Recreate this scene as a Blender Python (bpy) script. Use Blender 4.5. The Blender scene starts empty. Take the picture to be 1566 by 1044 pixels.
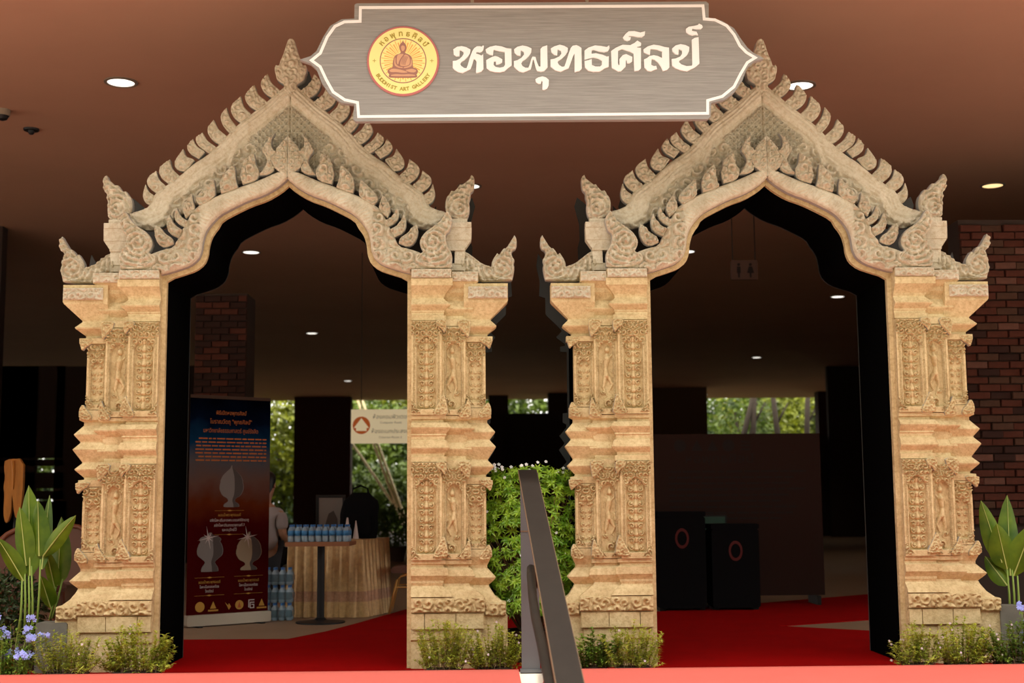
import bpy, math, random
import numpy as np
from mathutils import Vector, Matrix
from mathutils.geometry import delaunay_2d_cdt
random.seed(7)
SC = bpy.context.scene
COL = SC.collection
PI = math.pi

# ------------------------------------------------------------------ camera
F_PX, IW, IH = 2000.0, 1566.0, 1044.0
CAM = Vector((0.0, -8.966, 1.077))
PITCH, ROLL, YAW = 0.1206, 0.0077, -0.0233
_f0 = Vector((-math.sin(YAW), math.cos(YAW), 0)); _x0 = Vector((math.cos(YAW), math.sin(YAW), 0)); _z0 = Vector((0, 0, 1))
FWD = _f0 * math.cos(PITCH) + _z0 * math.sin(PITCH)
_up = -_f0 * math.sin(PITCH) + _z0 * math.cos(PITCH)
RIGHT = _x0 * math.cos(ROLL) - _up * math.sin(ROLL)
UP = _x0 * math.sin(ROLL) + _up * math.cos(ROLL)
cd = bpy.data.cameras.new('camera'); cam = bpy.data.objects.new('camera', cd); COL.objects.link(cam)
cam.matrix_world = Matrix(((RIGHT.x, UP.x, -FWD.x, CAM.x), (RIGHT.y, UP.y, -FWD.y, CAM.y), (RIGHT.z, UP.z, -FWD.z, CAM.z), (0, 0, 0, 1)))
cd.sensor_width = 36.0; cd.lens = F_PX / IW * 36.0
cd.dof.use_dof = True; cd.dof.focus_distance = 9.0; cd.dof.aperture_fstop = 2.2
cd.clip_end = 300
SC.camera = cam

# ------------------------------------------------------------------ light
W = bpy.data.worlds.new('World'); SC.world = W; W.use_nodes = True
bg = W.node_tree.nodes['Background']; bg.inputs['Color'].default_value = (1.0, 0.96, 0.89, 1); bg.inputs['Strength'].default_value = 1.9
sd = bpy.data.lights.new('sun', 'SUN'); so = bpy.data.objects.new('sun', sd); COL.objects.link(so)
sd.energy = 2.3; sd.angle = 0.05; sd.color = (1.0, 0.93, 0.82)
SUN_EL = math.radians(74.7)
so.rotation_euler = Vector((0.10, math.cos(SUN_EL), -math.sin(SUN_EL))).to_track_quat('-Z', 'Y').to_euler()
so.location = (0, -12, 14)
SC.view_settings.view_transform = 'Standard'; SC.view_settings.look = 'None'
SC.view_settings.gamma = 1.0; SC.view_settings.use_curve_mapping = False
SC.view_settings.exposure = 0.75
SC.cycles.use_denoising = True
SC.cycles.max_bounces = 6; SC.cycles.diffuse_bounces = 4; SC.cycles.transparent_max_bounces = 6
SC.cycles.sample_clamp_indirect = 5

# ------------------------------------------------------------------ helpers
def ray(px, py):
    return FWD * F_PX + RIGHT * (px - IW / 2) + UP * (IH / 2 - py)
def at(px, py, Y):
    d = ray(px, py); return CAM + d * ((Y - CAM.y) / d.y)
def atz(px, py, z):
    d = ray(px, py); return CAM + d * ((z - CAM.z) / d.z)

def mat(name, col, rough=0.7, metal=0.0, var=0.0, vscale=6.0, bump=0.0, bscale=60.0, col2=None, emit=None, estr=0.0, trans=0.0, spec=0.35, stretch=(1, 1, 1)):
    m = bpy.data.materials.new(name); m.use_nodes = True
    nt = m.node_tree; b = nt.nodes['Principled BSDF']
    b.inputs['Base Color'].default_value = (*col, 1); b.inputs['Roughness'].default_value = rough
    b.inputs['Metallic'].default_value = metal; b.inputs['Specular IOR Level'].default_value = spec
    if var or bump:
        tc = nt.nodes.new('ShaderNodeTexCoord'); mp = nt.nodes.new('ShaderNodeMapping')
        mp.inputs['Scale'].default_value = stretch; nt.links.new(tc.outputs['Object'], mp.inputs['Vector'])
    if var:
        n = nt.nodes.new('ShaderNodeTexNoise'); n.inputs['Scale'].default_value = vscale; n.inputs['Detail'].default_value = 5
        n.inputs['Roughness'].default_value = 0.65
        nt.links.new(mp.outputs['Vector'], n.inputs['Vector'])
        r = nt.nodes.new('ShaderNodeValToRGB'); r.color_ramp.elements[0].position = 0.3; r.color_ramp.elements[1].position = 0.7
        c2 = col2 if col2 else tuple(c * (1 - var) for c in col)
        r.color_ramp.elements[0].color = (*c2, 1); r.color_ramp.elements[1].color = (*col, 1)
        nt.links.new(n.outputs['Fac'], r.inputs['Fac']); nt.links.new(r.outputs['Color'], b.inputs['Base Color'])
    if bump:
        n2 = nt.nodes.new('ShaderNodeTexNoise'); n2.inputs['Scale'].default_value = bscale; n2.inputs['Detail'].default_value = 4
        nt.links.new(mp.outputs['Vector'], n2.inputs['Vector'])
        bp = nt.nodes.new('ShaderNodeBump'); bp.inputs['Strength'].default_value = bump; bp.inputs['Distance'].default_value = 0.01
        nt.links.new(n2.outputs['Fac'], bp.inputs['Height']); nt.links.new(bp.outputs['Normal'], b.inputs['Normal'])
    if emit:
        b.inputs['Emission Color'].default_value = (*emit, 1); b.inputs['Emission Strength'].default_value = estr
    if trans:
        b.inputs['Transmission Weight'].default_value = trans
    return m

def leafmat(name, col, col2, transl=0.35, rough=0.45, vscale=9.0):
    m = bpy.data.materials.new(name); m.use_nodes = True; nt = m.node_tree
    b = nt.nodes['Principled BSDF']; out = nt.nodes['Material Output']
    tc = nt.nodes.new('ShaderNodeTexCoord'); n = nt.nodes.new('ShaderNodeTexNoise'); n.inputs['Scale'].default_value = vscale; n.inputs['Detail'].default_value = 3
    r = nt.nodes.new('ShaderNodeValToRGB'); r.color_ramp.elements[0].position = 0.35; r.color_ramp.elements[1].position = 0.65
    r.color_ramp.elements[0].color = (*col2, 1); r.color_ramp.elements[1].color = (*col, 1)
    nt.links.new(tc.outputs['Object'], n.inputs['Vector']); nt.links.new(n.outputs['Fac'], r.inputs['Fac'])
    nt.links.new(r.outputs['Color'], b.inputs['Base Color']); b.inputs['Roughness'].default_value = rough
    t = nt.nodes.new('ShaderNodeBsdfTranslucent'); nt.links.new(r.outputs['Color'], t.inputs['Color'])
    mx = nt.nodes.new('ShaderNodeMixShader'); mx.inputs['Fac'].default_value = transl
    nt.links.new(b.outputs['BSDF'], mx.inputs[1]); nt.links.new(t.outputs['BSDF'], mx.inputs[2]); nt.links.new(mx.outputs['Shader'], out.inputs['Surface'])
    return m

M = {}
M['stone'] = mat('sandstone_print', (0.71, 0.575, 0.325), 0.75, var=0.3, vscale=5, col2=(0.52, 0.39, 0.20), bump=0.45, bscale=70, spec=0.2)
M['stone_pale'] = mat('pale_sandstone_print', (0.66, 0.60, 0.465), 0.75, var=0.2, vscale=4, col2=(0.53, 0.46, 0.335), bump=0.45, bscale=70, spec=0.2)
def grain(m, scale, lo):
    nt = m.node_tree; b = nt.nodes['Principled BSDF']; src = b.inputs['Base Color'].links[0].from_socket
    tc = nt.nodes.new('ShaderNodeTexCoord'); n = nt.nodes.new('ShaderNodeTexNoise'); n.inputs['Scale'].default_value = scale; n.inputs['Detail'].default_value = 6; n.inputs['Roughness'].default_value = .75
    r = nt.nodes.new('ShaderNodeValToRGB'); r.color_ramp.elements[0].position = .36; r.color_ramp.elements[1].position = .56
    r.color_ramp.elements[0].color = (lo, lo * .93, lo * .84, 1); r.color_ramp.elements[1].color = (1, 1, 1, 1)
    mx = nt.nodes.new('ShaderNodeMix'); mx.data_type = 'RGBA'; mx.blend_type = 'MULTIPLY'; mx.inputs[0].default_value = 1
    nt.links.new(tc.outputs['Object'], n.inputs['Vector']); nt.links.new(n.outputs['Fac'], r.inputs['Fac'])
    nt.links.new(src, mx.inputs[6]); nt.links.new(r.outputs['Color'], mx.inputs[7]); nt.links.new(mx.outputs[2], b.inputs['Base Color'])
grain(M['stone'], 38, .76); grain(M['stone_pale'], 30, .80)
M['edge'] = mat('grey_foam_edge', (0.36, 0.35, 0.32), 0.8)
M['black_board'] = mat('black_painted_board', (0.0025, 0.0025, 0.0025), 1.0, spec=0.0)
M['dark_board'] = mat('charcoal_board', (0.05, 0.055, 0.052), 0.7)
M['sign_wood'] = mat('grey_wood_laminate', (0.352, 0.34, 0.322), 0.5, var=0.25, vscale=7, col2=(0.24, 0.23, 0.215), stretch=(0.5, 1, 14))
M['sign_edge'] = mat('grey_sign_edge', (0.36, 0.33, 0.31), 0.6)
M['white'] = mat('white_acrylic', (0.95, 0.94, 0.93), 0.4)
M['yellow'] = mat('emblem_yellow', (0.96, 0.82, 0.32), 0.5)
M['emblem_red'] = mat('emblem_red_rim', (0.50, 0.16, 0.15), 0.5)
M['emblem_orange'] = mat('emblem_orange', (0.80, 0.42, 0.12), 0.5)
M['emblem_brown'] = mat('emblem_brown', (0.36, 0.17, 0.13), 0.5)
M['emblem_tan'] = mat('emblem_tan', (0.66, 0.37, 0.22), 0.5)
M['emblem_olive'] = mat('emblem_olive', (0.42, 0.33, 0.06), 0.5)
M['ceiling'] = mat('brown_ceiling_paint', (0.54, 0.295, 0.195), 0.8, var=0.12, vscale=0.35, spec=0.2)
M['lamp_trim'] = mat('lamp_trim', (0.20, 0.15, 0.11), 0.5)
M['lamp_white'] = mat('lamp_diffuser_white', (0.9, 0.88, 0.84), 0.4, emit=(1.0, 0.95, 0.86), estr=1.1)
M['lamp_warm'] = mat('lamp_diffuser_warm', (0.9, 0.7, 0.4), 0.4, emit=(1.0, 0.66, 0.30), estr=0.9)
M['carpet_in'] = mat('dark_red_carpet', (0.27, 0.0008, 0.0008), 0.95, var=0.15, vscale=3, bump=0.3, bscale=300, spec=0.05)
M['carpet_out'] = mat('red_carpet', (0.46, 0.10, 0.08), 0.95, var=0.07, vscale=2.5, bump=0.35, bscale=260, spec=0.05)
M['floor'] = mat('beige_floor', (0.26, 0.18, 0.115), 0.55, var=0.12, vscale=2)
M['pavement'] = mat('pavement', (0.66, 0.58, 0.48), 0.9, var=0.15, vscale=1)
M['sky_blocker'] = mat('sky_blocker_surface', (0.10, 0.11, 0.08), 0.9, var=0.3, vscale=0.6)  # surface of the unseen wall added to block low sky
M['white_stone'] = mat('cream_stone', (0.72, 0.66, 0.56), 0.6, var=0.08, vscale=4)
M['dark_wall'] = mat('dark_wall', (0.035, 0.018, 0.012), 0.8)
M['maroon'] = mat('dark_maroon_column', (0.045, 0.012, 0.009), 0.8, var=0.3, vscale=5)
M['mortar'] = mat('dark_mortar', (0.05, 0.035, 0.028), 0.95)
M['brick_a'] = mat('brick_red', (0.102, 0.03, 0.0168), 0.9, var=0.35, vscale=14, bump=0.5, bscale=60)
M['brick_b'] = mat('brick_brown', (0.09, 0.045, 0.027), 0.9, var=0.35, vscale=14, bump=0.5, bscale=60)
M['brick_c'] = mat('brick_dark', (0.042, 0.0168, 0.012), 0.9, var=0.35, vscale=14, bump=0.5, bscale=60)
M['brick_d'] = mat('brick_pinkish', (0.156, 0.072, 0.051), 0.9, var=0.35, vscale=14, bump=0.5, bscale=60)
M['rail'] = mat('dark_bronze_metal', (0.022, 0.017, 0.014), 0.6, metal=0.0, var=0.2, vscale=8, spec=0.15)
M['rail_post'] = mat('grey_metal_post', (0.11, 0.11, 0.115), 0.5, metal=0.2)
M['rail_edge'] = mat('worn_bronze_edge', (0.16, 0.10, 0.06), 0.5, metal=0.3)
M['leaf_herb'] = leafmat('herb_leaf', (0.66, 0.70, 0.12), (0.38, 0.47, 0.05), 0.45)
M['leaf_herb2'] = leafmat('broad_herb_leaf', (0.30, 0.44, 0.06), (0.12, 0.24, 0.025), 0.35)
M['leaf_bush'] = leafmat('bush_leaf', (0.42, 0.62, 0.05), (0.15, 0.33, 0.02), 0.35, 0.3, 14)
M['leaf_canna'] = leafmat('canna_leaf', (0.17, 0.30, 0.012), (0.06, 0.15, 0.006), 0.35, 0.45, 6)
M['leaf_dark'] = leafmat('dark_leaf', (0.05, 0.09, 0.02), (0.02, 0.05, 0.01), 0.25)
M['leaf_tree'] = leafmat('tree_leaf', (0.16, 0.24, 0.018), (0.02, 0.045, 0.005), 0.25, 0.4, 0.9)
M['leaf_tree2'] = leafmat('yellow_tree_leaf', (0.32, 0.36, 0.018), (0.03, 0.05, 0.004), 0.3, 0.4, 0.9)
M['midrib'] = mat('pale_midrib', (0.42, 0.50, 0.14), 0.5)
M['stem'] = mat('green_stem', (0.22, 0.33, 0.06), 0.6)
M['twig'] = mat('brown_twig', (0.16, 0.10, 0.05), 0.8)
M['bark'] = mat('bark', (0.035, 0.024, 0.015), 0.9, var=0.4, vscale=8, bump=0.6, bscale=20)
M['pale_bark'] = mat('pale_bark', (0.85, 0.72, 0.45), 0.9)
M['blue'] = mat('blue_petal', (0.33, 0.38, 0.85), 0.6)
M['petal_white'] = mat('white_petal', (0.85, 0.84, 0.82), 0.6)
M['petal_lilac'] = mat('lilac_petal', (0.62, 0.48, 0.55), 0.6)
M['soil_box'] = mat('dark_planter', (0.06, 0.035, 0.022), 0.8)
M['grey_box'] = mat('grey_stone_block', (0.17, 0.16, 0.13), 0.9, var=0.25, vscale=8)
M['black'] = mat('black_plastic', (0.008, 0.008, 0.009), 0.5)
M['black_cloth'] = mat('black_cloth', (0.006, 0.006, 0.007), 0.95, spec=0.05)
M['alu'] = mat('aluminium', (0.42, 0.36, 0.28), 0.4, metal=0.5)
M['table_edge'] = mat('brown_table_edge', (0.30, 0.13, 0.06), 0.5)
M['gold_cloth'] = mat('gold_brocade', (0.60, 0.38, 0.16), 0.38, metal=0.25, var=0.35, vscale=22, bump=0.3, bscale=120, spec=0.5)
M['gold_band'] = mat('pink_gold_brocade_band', (0.50, 0.27, 0.15), 0.42, metal=0.2, var=0.4, vscale=40, bump=0.3, bscale=120)
M['gold_tube'] = mat('gold_painted_tube', (0.72, 0.44, 0.14), 0.35, metal=0.4)
M['bottle'] = mat('clear_blue_plastic', (0.55, 0.75, 0.88), 0.15, trans=0.6, spec=0.6)
M['label_blue'] = mat('blue_label', (0.05, 0.22, 0.48), 0.4)
M['cap_blue'] = mat('blue_cap', (0.03, 0.14, 0.40), 0.4)
M['film'] = mat('shrink_film', (0.30, 0.45, 0.52), 0.2, trans=0.75)
M['skin'] = mat('skin', (0.40, 0.22, 0.14), 0.6)
M['hair'] = mat('black_hair', (0.012, 0.009, 0.008), 0.5)
M['shirt'] = mat('pale_grey_shirt', (0.3575, 0.325, 0.325), 0.85)
M['trousers'] = mat('black_trousers', (0.015, 0.015, 0.018), 0.85)
M['cream'] = mat('cream_sign_face_added_glow', (0.80, 0.70, 0.48), 0.6, emit=(0.80, 0.66, 0.40), estr=0.28)  # emission added to brighten the sign face, no lamp behind it
M['sign_red'] = mat('rust_red_print', (0.38, 0.08, 0.015), 0.6)
M['sign_red_glow'] = mat('rust_red_print_added_glow', (0.38, 0.08, 0.015), 0.6, emit=(0.40, 0.085, 0.015), estr=0.28)  # red print given the same added glow as the sign face
M['sign_grey'] = mat('grey_print', (0.28, 0.26, 0.20), 0.6)
M['orange_print'] = mat('orange_print', (0.45, 0.132, 0.018), 0.6)
M['gold_print'] = mat('gold_print', (0.48, 0.252, 0.036), 0.6)
M['white_print'] = mat('pale_print', (0.576, 0.496, 0.48), 0.6)
M['urn_grey'] = mat('urn_print_grey', (0.198, 0.18, 0.168), 0.6)
M['urn_dark'] = mat('urn_print_dark', (0.066, 0.051, 0.045), 0.6)
M['urn_tan'] = mat('urn_print_tan', (0.3, 0.228, 0.144), 0.6)
M['maroon_board'] = mat('maroon_display_board', (0.0225, 0.0066, 0.0036), 0.8)
M['black_print'] = mat('black_print', (0.012, 0.008, 0.008), 0.7)
M['red_ring'] = mat('red_ring_print', (0.09, 0.006, 0.006), 0.6)
M['screen'] = mat('green_screen', (0.01, 0.02, 0.015), 0.5, emit=(0.10, 0.22, 0.13), estr=0.03)
M['led'] = mat('green_led', (0.2, 0.8, 0.5), 0.3, emit=(0.3, 1.0, 0.6), estr=1.2)
M['amber_wood'] = mat('amber_carved_wood', (0.60, 0.24, 0.035), 0.5, var=0.35, vscale=6, stretch=(3, 1, 0.6))
M['chair_wood'] = mat('reddish_chair_wood', (0.168, 0.054, 0.024), 0.4)
M['chair_pad'] = mat('brown_chair_pad', (0.156, 0.078, 0.054), 0.8)

def mesh_obj(name, verts, faces, m, parent=None, smooth=False, mats=None, fmat=None):
    me = bpy.data.meshes.new(name)
    me.from_pydata([tuple(v) for v in verts], [], faces)
    if mats:
        for q in mats: me.materials.append(q)
        if fmat is not None: me.polygons.foreach_set('material_index', fmat)
    else: me.materials.append(m)
    if smooth: me.polygons.foreach_set('use_smooth', [True] * len(me.polygons))
    me.update()
    o = bpy.data.objects.new(name, me); COL.objects.link(o)
    if parent: o.parent = parent
    return o

class MB:
    def __init__(s): s.v = []; s.f = []; s.mi = []; s.cur = 0
    def face(s, idx): s.f.append(idx); s.mi.append(s.cur)
    def box(s, a, b):
        (x0, y0, z0), (x1, y1, z1) = a, b
        if x0 > x1: x0, x1 = x1, x0
        if y0 > y1: y0, y1 = y1, y0
        if z0 > z1: z0, z1 = z1, z0
        n = len(s.v)
        s.v += [(x0, y0, z0), (x1, y0, z0), (x1, y1, z0), (x0, y1, z0), (x0, y0, z1), (x1, y0, z1), (x1, y1, z1), (x0, y1, z1)]
        for q in ((0, 3, 2, 1), (4, 5, 6, 7), (0, 1, 5, 4), (1, 2, 6, 5), (2, 3, 7, 6), (3, 0, 4, 7)): s.face([n + i for i in q])
        return s
    def bbox(s, a, b, bev=0.004):
        (x0, y0, z0), (x1, y1, z1) = a, b
        pts = [(x0 + bev, z0), (x1 - bev, z0), (x1, z0 + bev), (x1, z1 - bev), (x1 - bev, z1), (x0 + bev, z1), (x0, z1 - bev), (x0, z0 + bev)]
        return s.prism(pts, y0, y1)
    def prism(s, pts, y0, y1):
        n = len(s.v); k = len(pts)
        ar = sum(pts[i][0] * pts[(i + 1) % k][1] - pts[(i + 1) % k][0] * pts[i][1] for i in range(k))
        if ar < 0: pts = pts[::-1]
        s.v += [(x, y0, z) for x, z in pts] + [(x, y1, z) for x, z in pts]
        s.face(list(range(n, n + k))); s.face(list(range(n + 2 * k - 1, n + k - 1, -1)))
        for i in range(k):
            j = (i + 1) % k; s.face([n + i, n + k + i, n + k + j, n + j])
        return s
    def lathe(s, c, prof, seg=20, axis='z'):
        n = len(s.v); cx, cy, cz = c
        for r, h in prof:
            for i in range(seg):
                a = 2 * PI * i / seg; u, v = r * math.cos(a), r * math.sin(a)
                s.v.append((cx + u, cy + v, cz + h) if axis == 'z' else (cx + u, cy + h, cz + v))
        for j in range(len(prof) - 1):
            for i in range(seg):
                k = (i + 1) % seg
                q = [n + j * seg + i, n + j * seg + k, n + (j + 1) * seg + k, n + (j + 1) * seg + i]
                s.face(q if axis == 'z' else q[::-1])
        s.face([n + i for i in range(seg)][::-1] if axis == 'z' else [n + i for i in range(seg)])
        m = n + (len(prof) - 1) * seg
        s.face([m + i for i in range(seg)] if axis == 'z' else [m + i for i in range(seg)][::-1])
        return s
    def tube(s, pts, r, seg=8):
        pts = [Vector(p) for p in pts]; n = len(s.v); K = len(pts)
        rr = r if isinstance(r, (list, tuple)) else [r] * K
        for i, p in enumerate(pts):
            t = (pts[min(i + 1, K - 1)] - pts[max(i - 1, 0)]).normalized()
            a = Vector((0, 0, 1)) if abs(t.z) < 0.9 else Vector((1, 0, 0))
            u = t.cross(a).normalized(); w = t.cross(u)
            for k in range(seg):
                an = 2 * PI * k / seg; s.v.append(tuple(p + (u * math.cos(an) + w * math.sin(an)) * rr[i]))
        for i in range(K - 1):
            for k in range(seg):
                q = (k + 1) % seg; s.face([n + i * seg + k, n + (i + 1) * seg + k, n + (i + 1) * seg + q, n + i * seg + q])
        s.face([n + k for k in range(seg)]); s.face([n + (K - 1) * seg + k for k in range(seg)][::-1])
        return s
    def build(s, name, m, parent=None, smooth=False, mats=None):
        return mesh_obj(name, s.v, s.f, m, parent, smooth, mats, s.mi if mats else None)

def tag(o, label=None, cat=None, group=None, kind=None):
    if label: o['label'] = label
    if cat: o['category'] = cat
    if group: o['group'] = group
    if kind: o['kind'] = kind
    return o
def thing(name, label, cat, loc=(0, 0, 0), rz=0.0, group=None):
    o = bpy.data.objects.new(name, None); COL.objects.link(o); o.location = loc; o.rotation_euler = (0, 0, rz); o.empty_display_size = 0.1
    return tag(o, label, cat, group)
def struct(o): o['kind'] = 'structure'; return o
KIDS = {}
def copy_tree(o):
    c = o.copy(); COL.objects.link(c)
    for a in [q for q in bpy.data.objects if q.parent == o]:
        b = a.copy(); COL.objects.link(b); b.parent = c
        for e in [q for q in bpy.data.objects if q.parent == a]:
            f = e.copy(); COL.objects.link(f); f.parent = b
    return c

# polygon tools ------------------------------------------------------
def chaikin(pts, it=1, closed=True):
    for _ in range(it):
        o = []
        n = len(pts)
        for i in range(n if closed else n - 1):
            a, b = pts[i], pts[(i + 1) % n]
            o += [(a[0] * .78 + b[0] * .22, a[1] * .78 + b[1] * .22), (a[0] * .22 + b[0] * .78, a[1] * .22 + b[1] * .78)]
        pts = o
    return pts
def soften(pts):
    o = []
    n = len(pts)
    for i in range(n):
        p, a, b = np.array(pts[i - 1]), np.array(pts[i]), np.array(pts[(i + 1) % n])
        u, v = a - p, b - a
        if u @ v < 0.25 * np.linalg.norm(u) * np.linalg.norm(v): o.append(tuple(a))
        else: o += [tuple(a - u * .25), tuple(a + v * .25)]
    return o
def densify(pts, sp):
    o = []
    n = len(pts)
    for i in range(n):
        a, b = pts[i], pts[(i + 1) % n]; L = math.hypot(b[0] - a[0], b[1] - a[1])
        if L < 1e-6: continue
        k = max(1, int(L / sp))
        for j in range(k): o.append((a[0] + (b[0] - a[0]) * j / k, a[1] + (b[1] - a[1]) * j / k))
    return o
def inside(P, poly):
    x, y = P[:, 0], P[:, 1]; r = np.zeros(len(P), bool); n = len(poly)
    for i in range(n):
        (x0, y0), (x1, y1) = poly[i], poly[(i + 1) % n]
        c = ((y0 > y) != (y1 > y))
        if y0 != y1: r ^= c & (x < (x1 - x0) * (y - y0) / (y1 - y0) + x0)
    return r
def segdist(P, pts, closed=True):
    d = np.full(len(P), 1e9); n = len(pts)
    for i in range(n if closed else n - 1):
        a = np.array(pts[i]); b = np.array(pts[(i + 1) % n]); ab = b - a; L = ab @ ab
        if L < 1e-14: continue
        t = np.clip(((P - a) @ ab) / L, 0, 1); q = P - a - t[:, None] * ab
        d = np.minimum(d, np.hypot(q[:, 0], q[:, 1]))
    return d
def _h(ix, iy, k):
    v = np.sin(ix * 127.1 + iy * 311.7 + k * 74.7) * 43758.5453
    return v - np.floor(v)
def swirl(P, c=0.055, seed=1.0, turns=2.2, mirror=None):
    """spiral scroll relief: each jittered cell holds one curled leaf"""
    Q = P / c
    if mirror is not None: Q = np.stack([np.abs(P[:, 0] - mirror) / c, P[:, 1] / c], 1)
    bi = np.floor(Q); d1 = np.full(len(P), 9.); d2 = np.full(len(P), 9.); cx = np.zeros(len(P)); cy = np.zeros(len(P)); hh = np.zeros(len(P))
    for ox in (-1, 0, 1):
        for oy in (-1, 0, 1):
            ix, iy = bi[:, 0] + ox, bi[:, 1] + oy
            x = ix + 0.5 + 0.7 * (_h(ix, iy, seed) - .5); y = iy + 0.5 + 0.7 * (_h(ix, iy, seed + 3) - .5)
            d = np.hypot(Q[:, 0] - x, Q[:, 1] - y)
            n = d < d1; d2 = np.where(n, d1, np.minimum(d2, d)); cx = np.where(n, x, cx); cy = np.where(n, y, cy); hh = np.where(n, _h(ix, iy, seed + 7), hh); d1 = np.where(n, d, d1)
    th = np.arctan2(Q[:, 1] - cy, Q[:, 0] - cx); sg = np.where(hh > .5, 1., -1.)
    rid = 0.5 + 0.5 * np.cos(2 * PI * d1 * turns - sg * th + hh * 6)
    edge = np.clip((d2 - d1) / 0.28, 0, 1)
    return (0.12 + 0.88 * rid) * np.sqrt(edge)

EDGE_MATS = lambda m: [m, M['edge']]
def relief(name, outline, hf, sp, y0, depth, m, parent=None, s=1, mats=None):
    """carved board piece: traced outline, thickness, and a heightfield face (towards -y)"""
    ol = densify(outline, sp * 1.5)
    ar = sum(ol[i][0] * ol[(i + 1) % len(ol)][1] - ol[(i + 1) % len(ol)][0] * ol[i][1] for i in range(len(ol)))
    if ar < 0: ol = ol[::-1]
    A = np.array(ol); mn, mx = A.min(0), A.max(0)
    gx, gz = np.meshgrid(np.arange(mn[0] + sp / 2, mx[0], sp), np.arange(mn[1] + sp / 2, mx[1], sp))
    gx = gx + (np.arange(gx.shape[0]) % 2)[:, None] * sp * 0.5
    G = np.stack([gx.ravel(), gz.ravel()], 1)
    G = G[inside(G, ol)]
    if len(G): G = G[segdist(G, ol) > sp * 0.55]
    pts = [Vector(p) for p in ol] + [Vector(p) for p in G]
    n = len(ol)
    r = delaunay_2d_cdt(pts, [], [list(range(n))], 1, 1e-7)
    V = np.array([(v.x, v.y) for v in r[0]]); d = segdist(V, ol)
    h = hf(V, d)
    verts = [(s * x, y0 - q, z) for (x, z), q in zip(V, h)]
    faces = []; mi = []
    for f in r[2]:
        f = list(f)
        a2 = sum(V[f[i]][0] * V[f[(i + 1) % len(f)]][1] - V[f[(i + 1) % len(f)]][0] * V[f[i]][1] for i in range(len(f)))
        if (a2 < 0) != (s < 0): f = f[::-1]
        faces.append(f); mi.append(0)
    hb = hf(np.array(ol), np.zeros(n)); b = len(verts)
    verts += [(s * x, y0 - q, z) for (x, z), q in zip(ol, hb)] + [(s * x, y0 + depth, z) for x, z in ol]
    for i in range(n):
        j = (i + 1) % n; q = [b + i, b + n + i, b + n + j, b + j]
        faces.append(q if s > 0 else q[::-1]); mi.append(1)
    q = [b + n + i for i in range(n)]
    faces.append(q[::-1] if s > 0 else q); mi.append(1)
    o = mesh_obj(name, verts, faces, m, parent, False, mats or EDGE_MATS(m), mi)
    sm = [k == 0 for k in mi]; o.data.polygons.foreach_set('use_smooth', sm)
    return o

def hf_carved(amp=0.022, w=0.018, c=0.05, seed=1.0, rib=0.55):
    def f(P, d):
        e = np.sqrt(1 - (1 - np.clip(d / w, 0, 1)) ** 2)
        g = 1 - 0.55 * np.exp(-((d - 0.015) / 0.0042) ** 2)
        return amp * e * g * ((1 - rib) + rib * swirl(P, c, seed, 1.7))
    return f

# ------------------------------------------------------------------ setting
ZF = -0.05            # hall floor
ZC = 4.9              # ceiling
YE = -1.75            # canopy edge
struct(MB().box((-24, -0.42, ZF - 0.2), (16, 41, ZF)).build('floor', M['floor']))
struct(MB().box((-24, YE, ZC), (16, 41, ZC + 0.5)).build('ceiling', M['ceiling']))
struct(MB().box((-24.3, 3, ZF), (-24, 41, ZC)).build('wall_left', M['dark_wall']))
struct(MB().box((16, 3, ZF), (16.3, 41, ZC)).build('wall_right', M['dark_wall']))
lan = struct(MB().box((-16, -3.2, -0.35), (16, -0.42, -0.012)).build('landing', M['white_stone']))
struct(MB().box((-60, -60, -1.3), (60, -3.2, -1.0)).build('ground', M['pavement']))
struct(MB().box((-60, 41, -1.0), (60, 120, -0.6)).build('garden_ground', mat('lawn', (0.03, 0.05, 0.012), 0.95, var=0.3, vscale=1)))
struct(MB().box((-60, -26, -1.0), (60, -25, 15)).build('sky_blocker_wall', M['sky_blocker']))  # unseen wall added to block low sky: steeper light on relief, darker hall
# steps leading down from the landing
for i in range(5):
    struct(MB().box((-16, -3.2 - 0.32 * (i + 1), -1.0), (16, -3.2 - 0.32 * i, -0.17 * (i + 1) - 0.012)).build('landing_step', M['white_stone']))

def poly_slab(name, pts, z0, z1, m, parent=None):
    ar = sum(pts[i][0] * pts[(i + 1) % len(pts)][1] - pts[(i + 1) % len(pts)][0] * pts[i][1] for i in range(len(pts)))
    if ar < 0: pts = pts[::-1]
    k = len(pts); v = [(x, y, z0) for x, y in pts] + [(x, y, z1) for x, y in pts]
    f = [list(range(k))[::-1], list(range(k, 2 * k))] + [[i, (i + 1) % k, k + (i + 1) % k, k + i] for i in range(k)]
    return mesh_obj(name, v, f, m, parent)
def fl(px, py): p = atz(px, py, ZF); return (p.x, p.y)
# red carpets
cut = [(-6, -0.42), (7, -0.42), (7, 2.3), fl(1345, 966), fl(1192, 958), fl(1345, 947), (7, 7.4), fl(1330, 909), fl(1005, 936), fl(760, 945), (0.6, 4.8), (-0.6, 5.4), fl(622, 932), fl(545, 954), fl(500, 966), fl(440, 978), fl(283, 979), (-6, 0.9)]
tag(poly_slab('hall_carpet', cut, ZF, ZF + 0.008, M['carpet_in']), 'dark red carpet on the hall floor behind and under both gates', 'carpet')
pL = [(-9, -3.1), (-9, -0.425), at(772, 1018, -0.43).xy[:], at(790, 1018, -0.43).xy[:], at(796, 1030, -0.8).xy[:], (0.07, -1.6), (0.07, -3.1)]
lx_ = lambda px, py: (atz(px, py, 0).x, atz(px, py, 0).y)
pL = [(-9, -3.1), (-9, -0.425), (at(788, 1018, -.425).x, -0.425), lx_(793, 1024), lx_(797, 1044), (lx_(799, 1060)[0], -3.1)]
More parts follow.
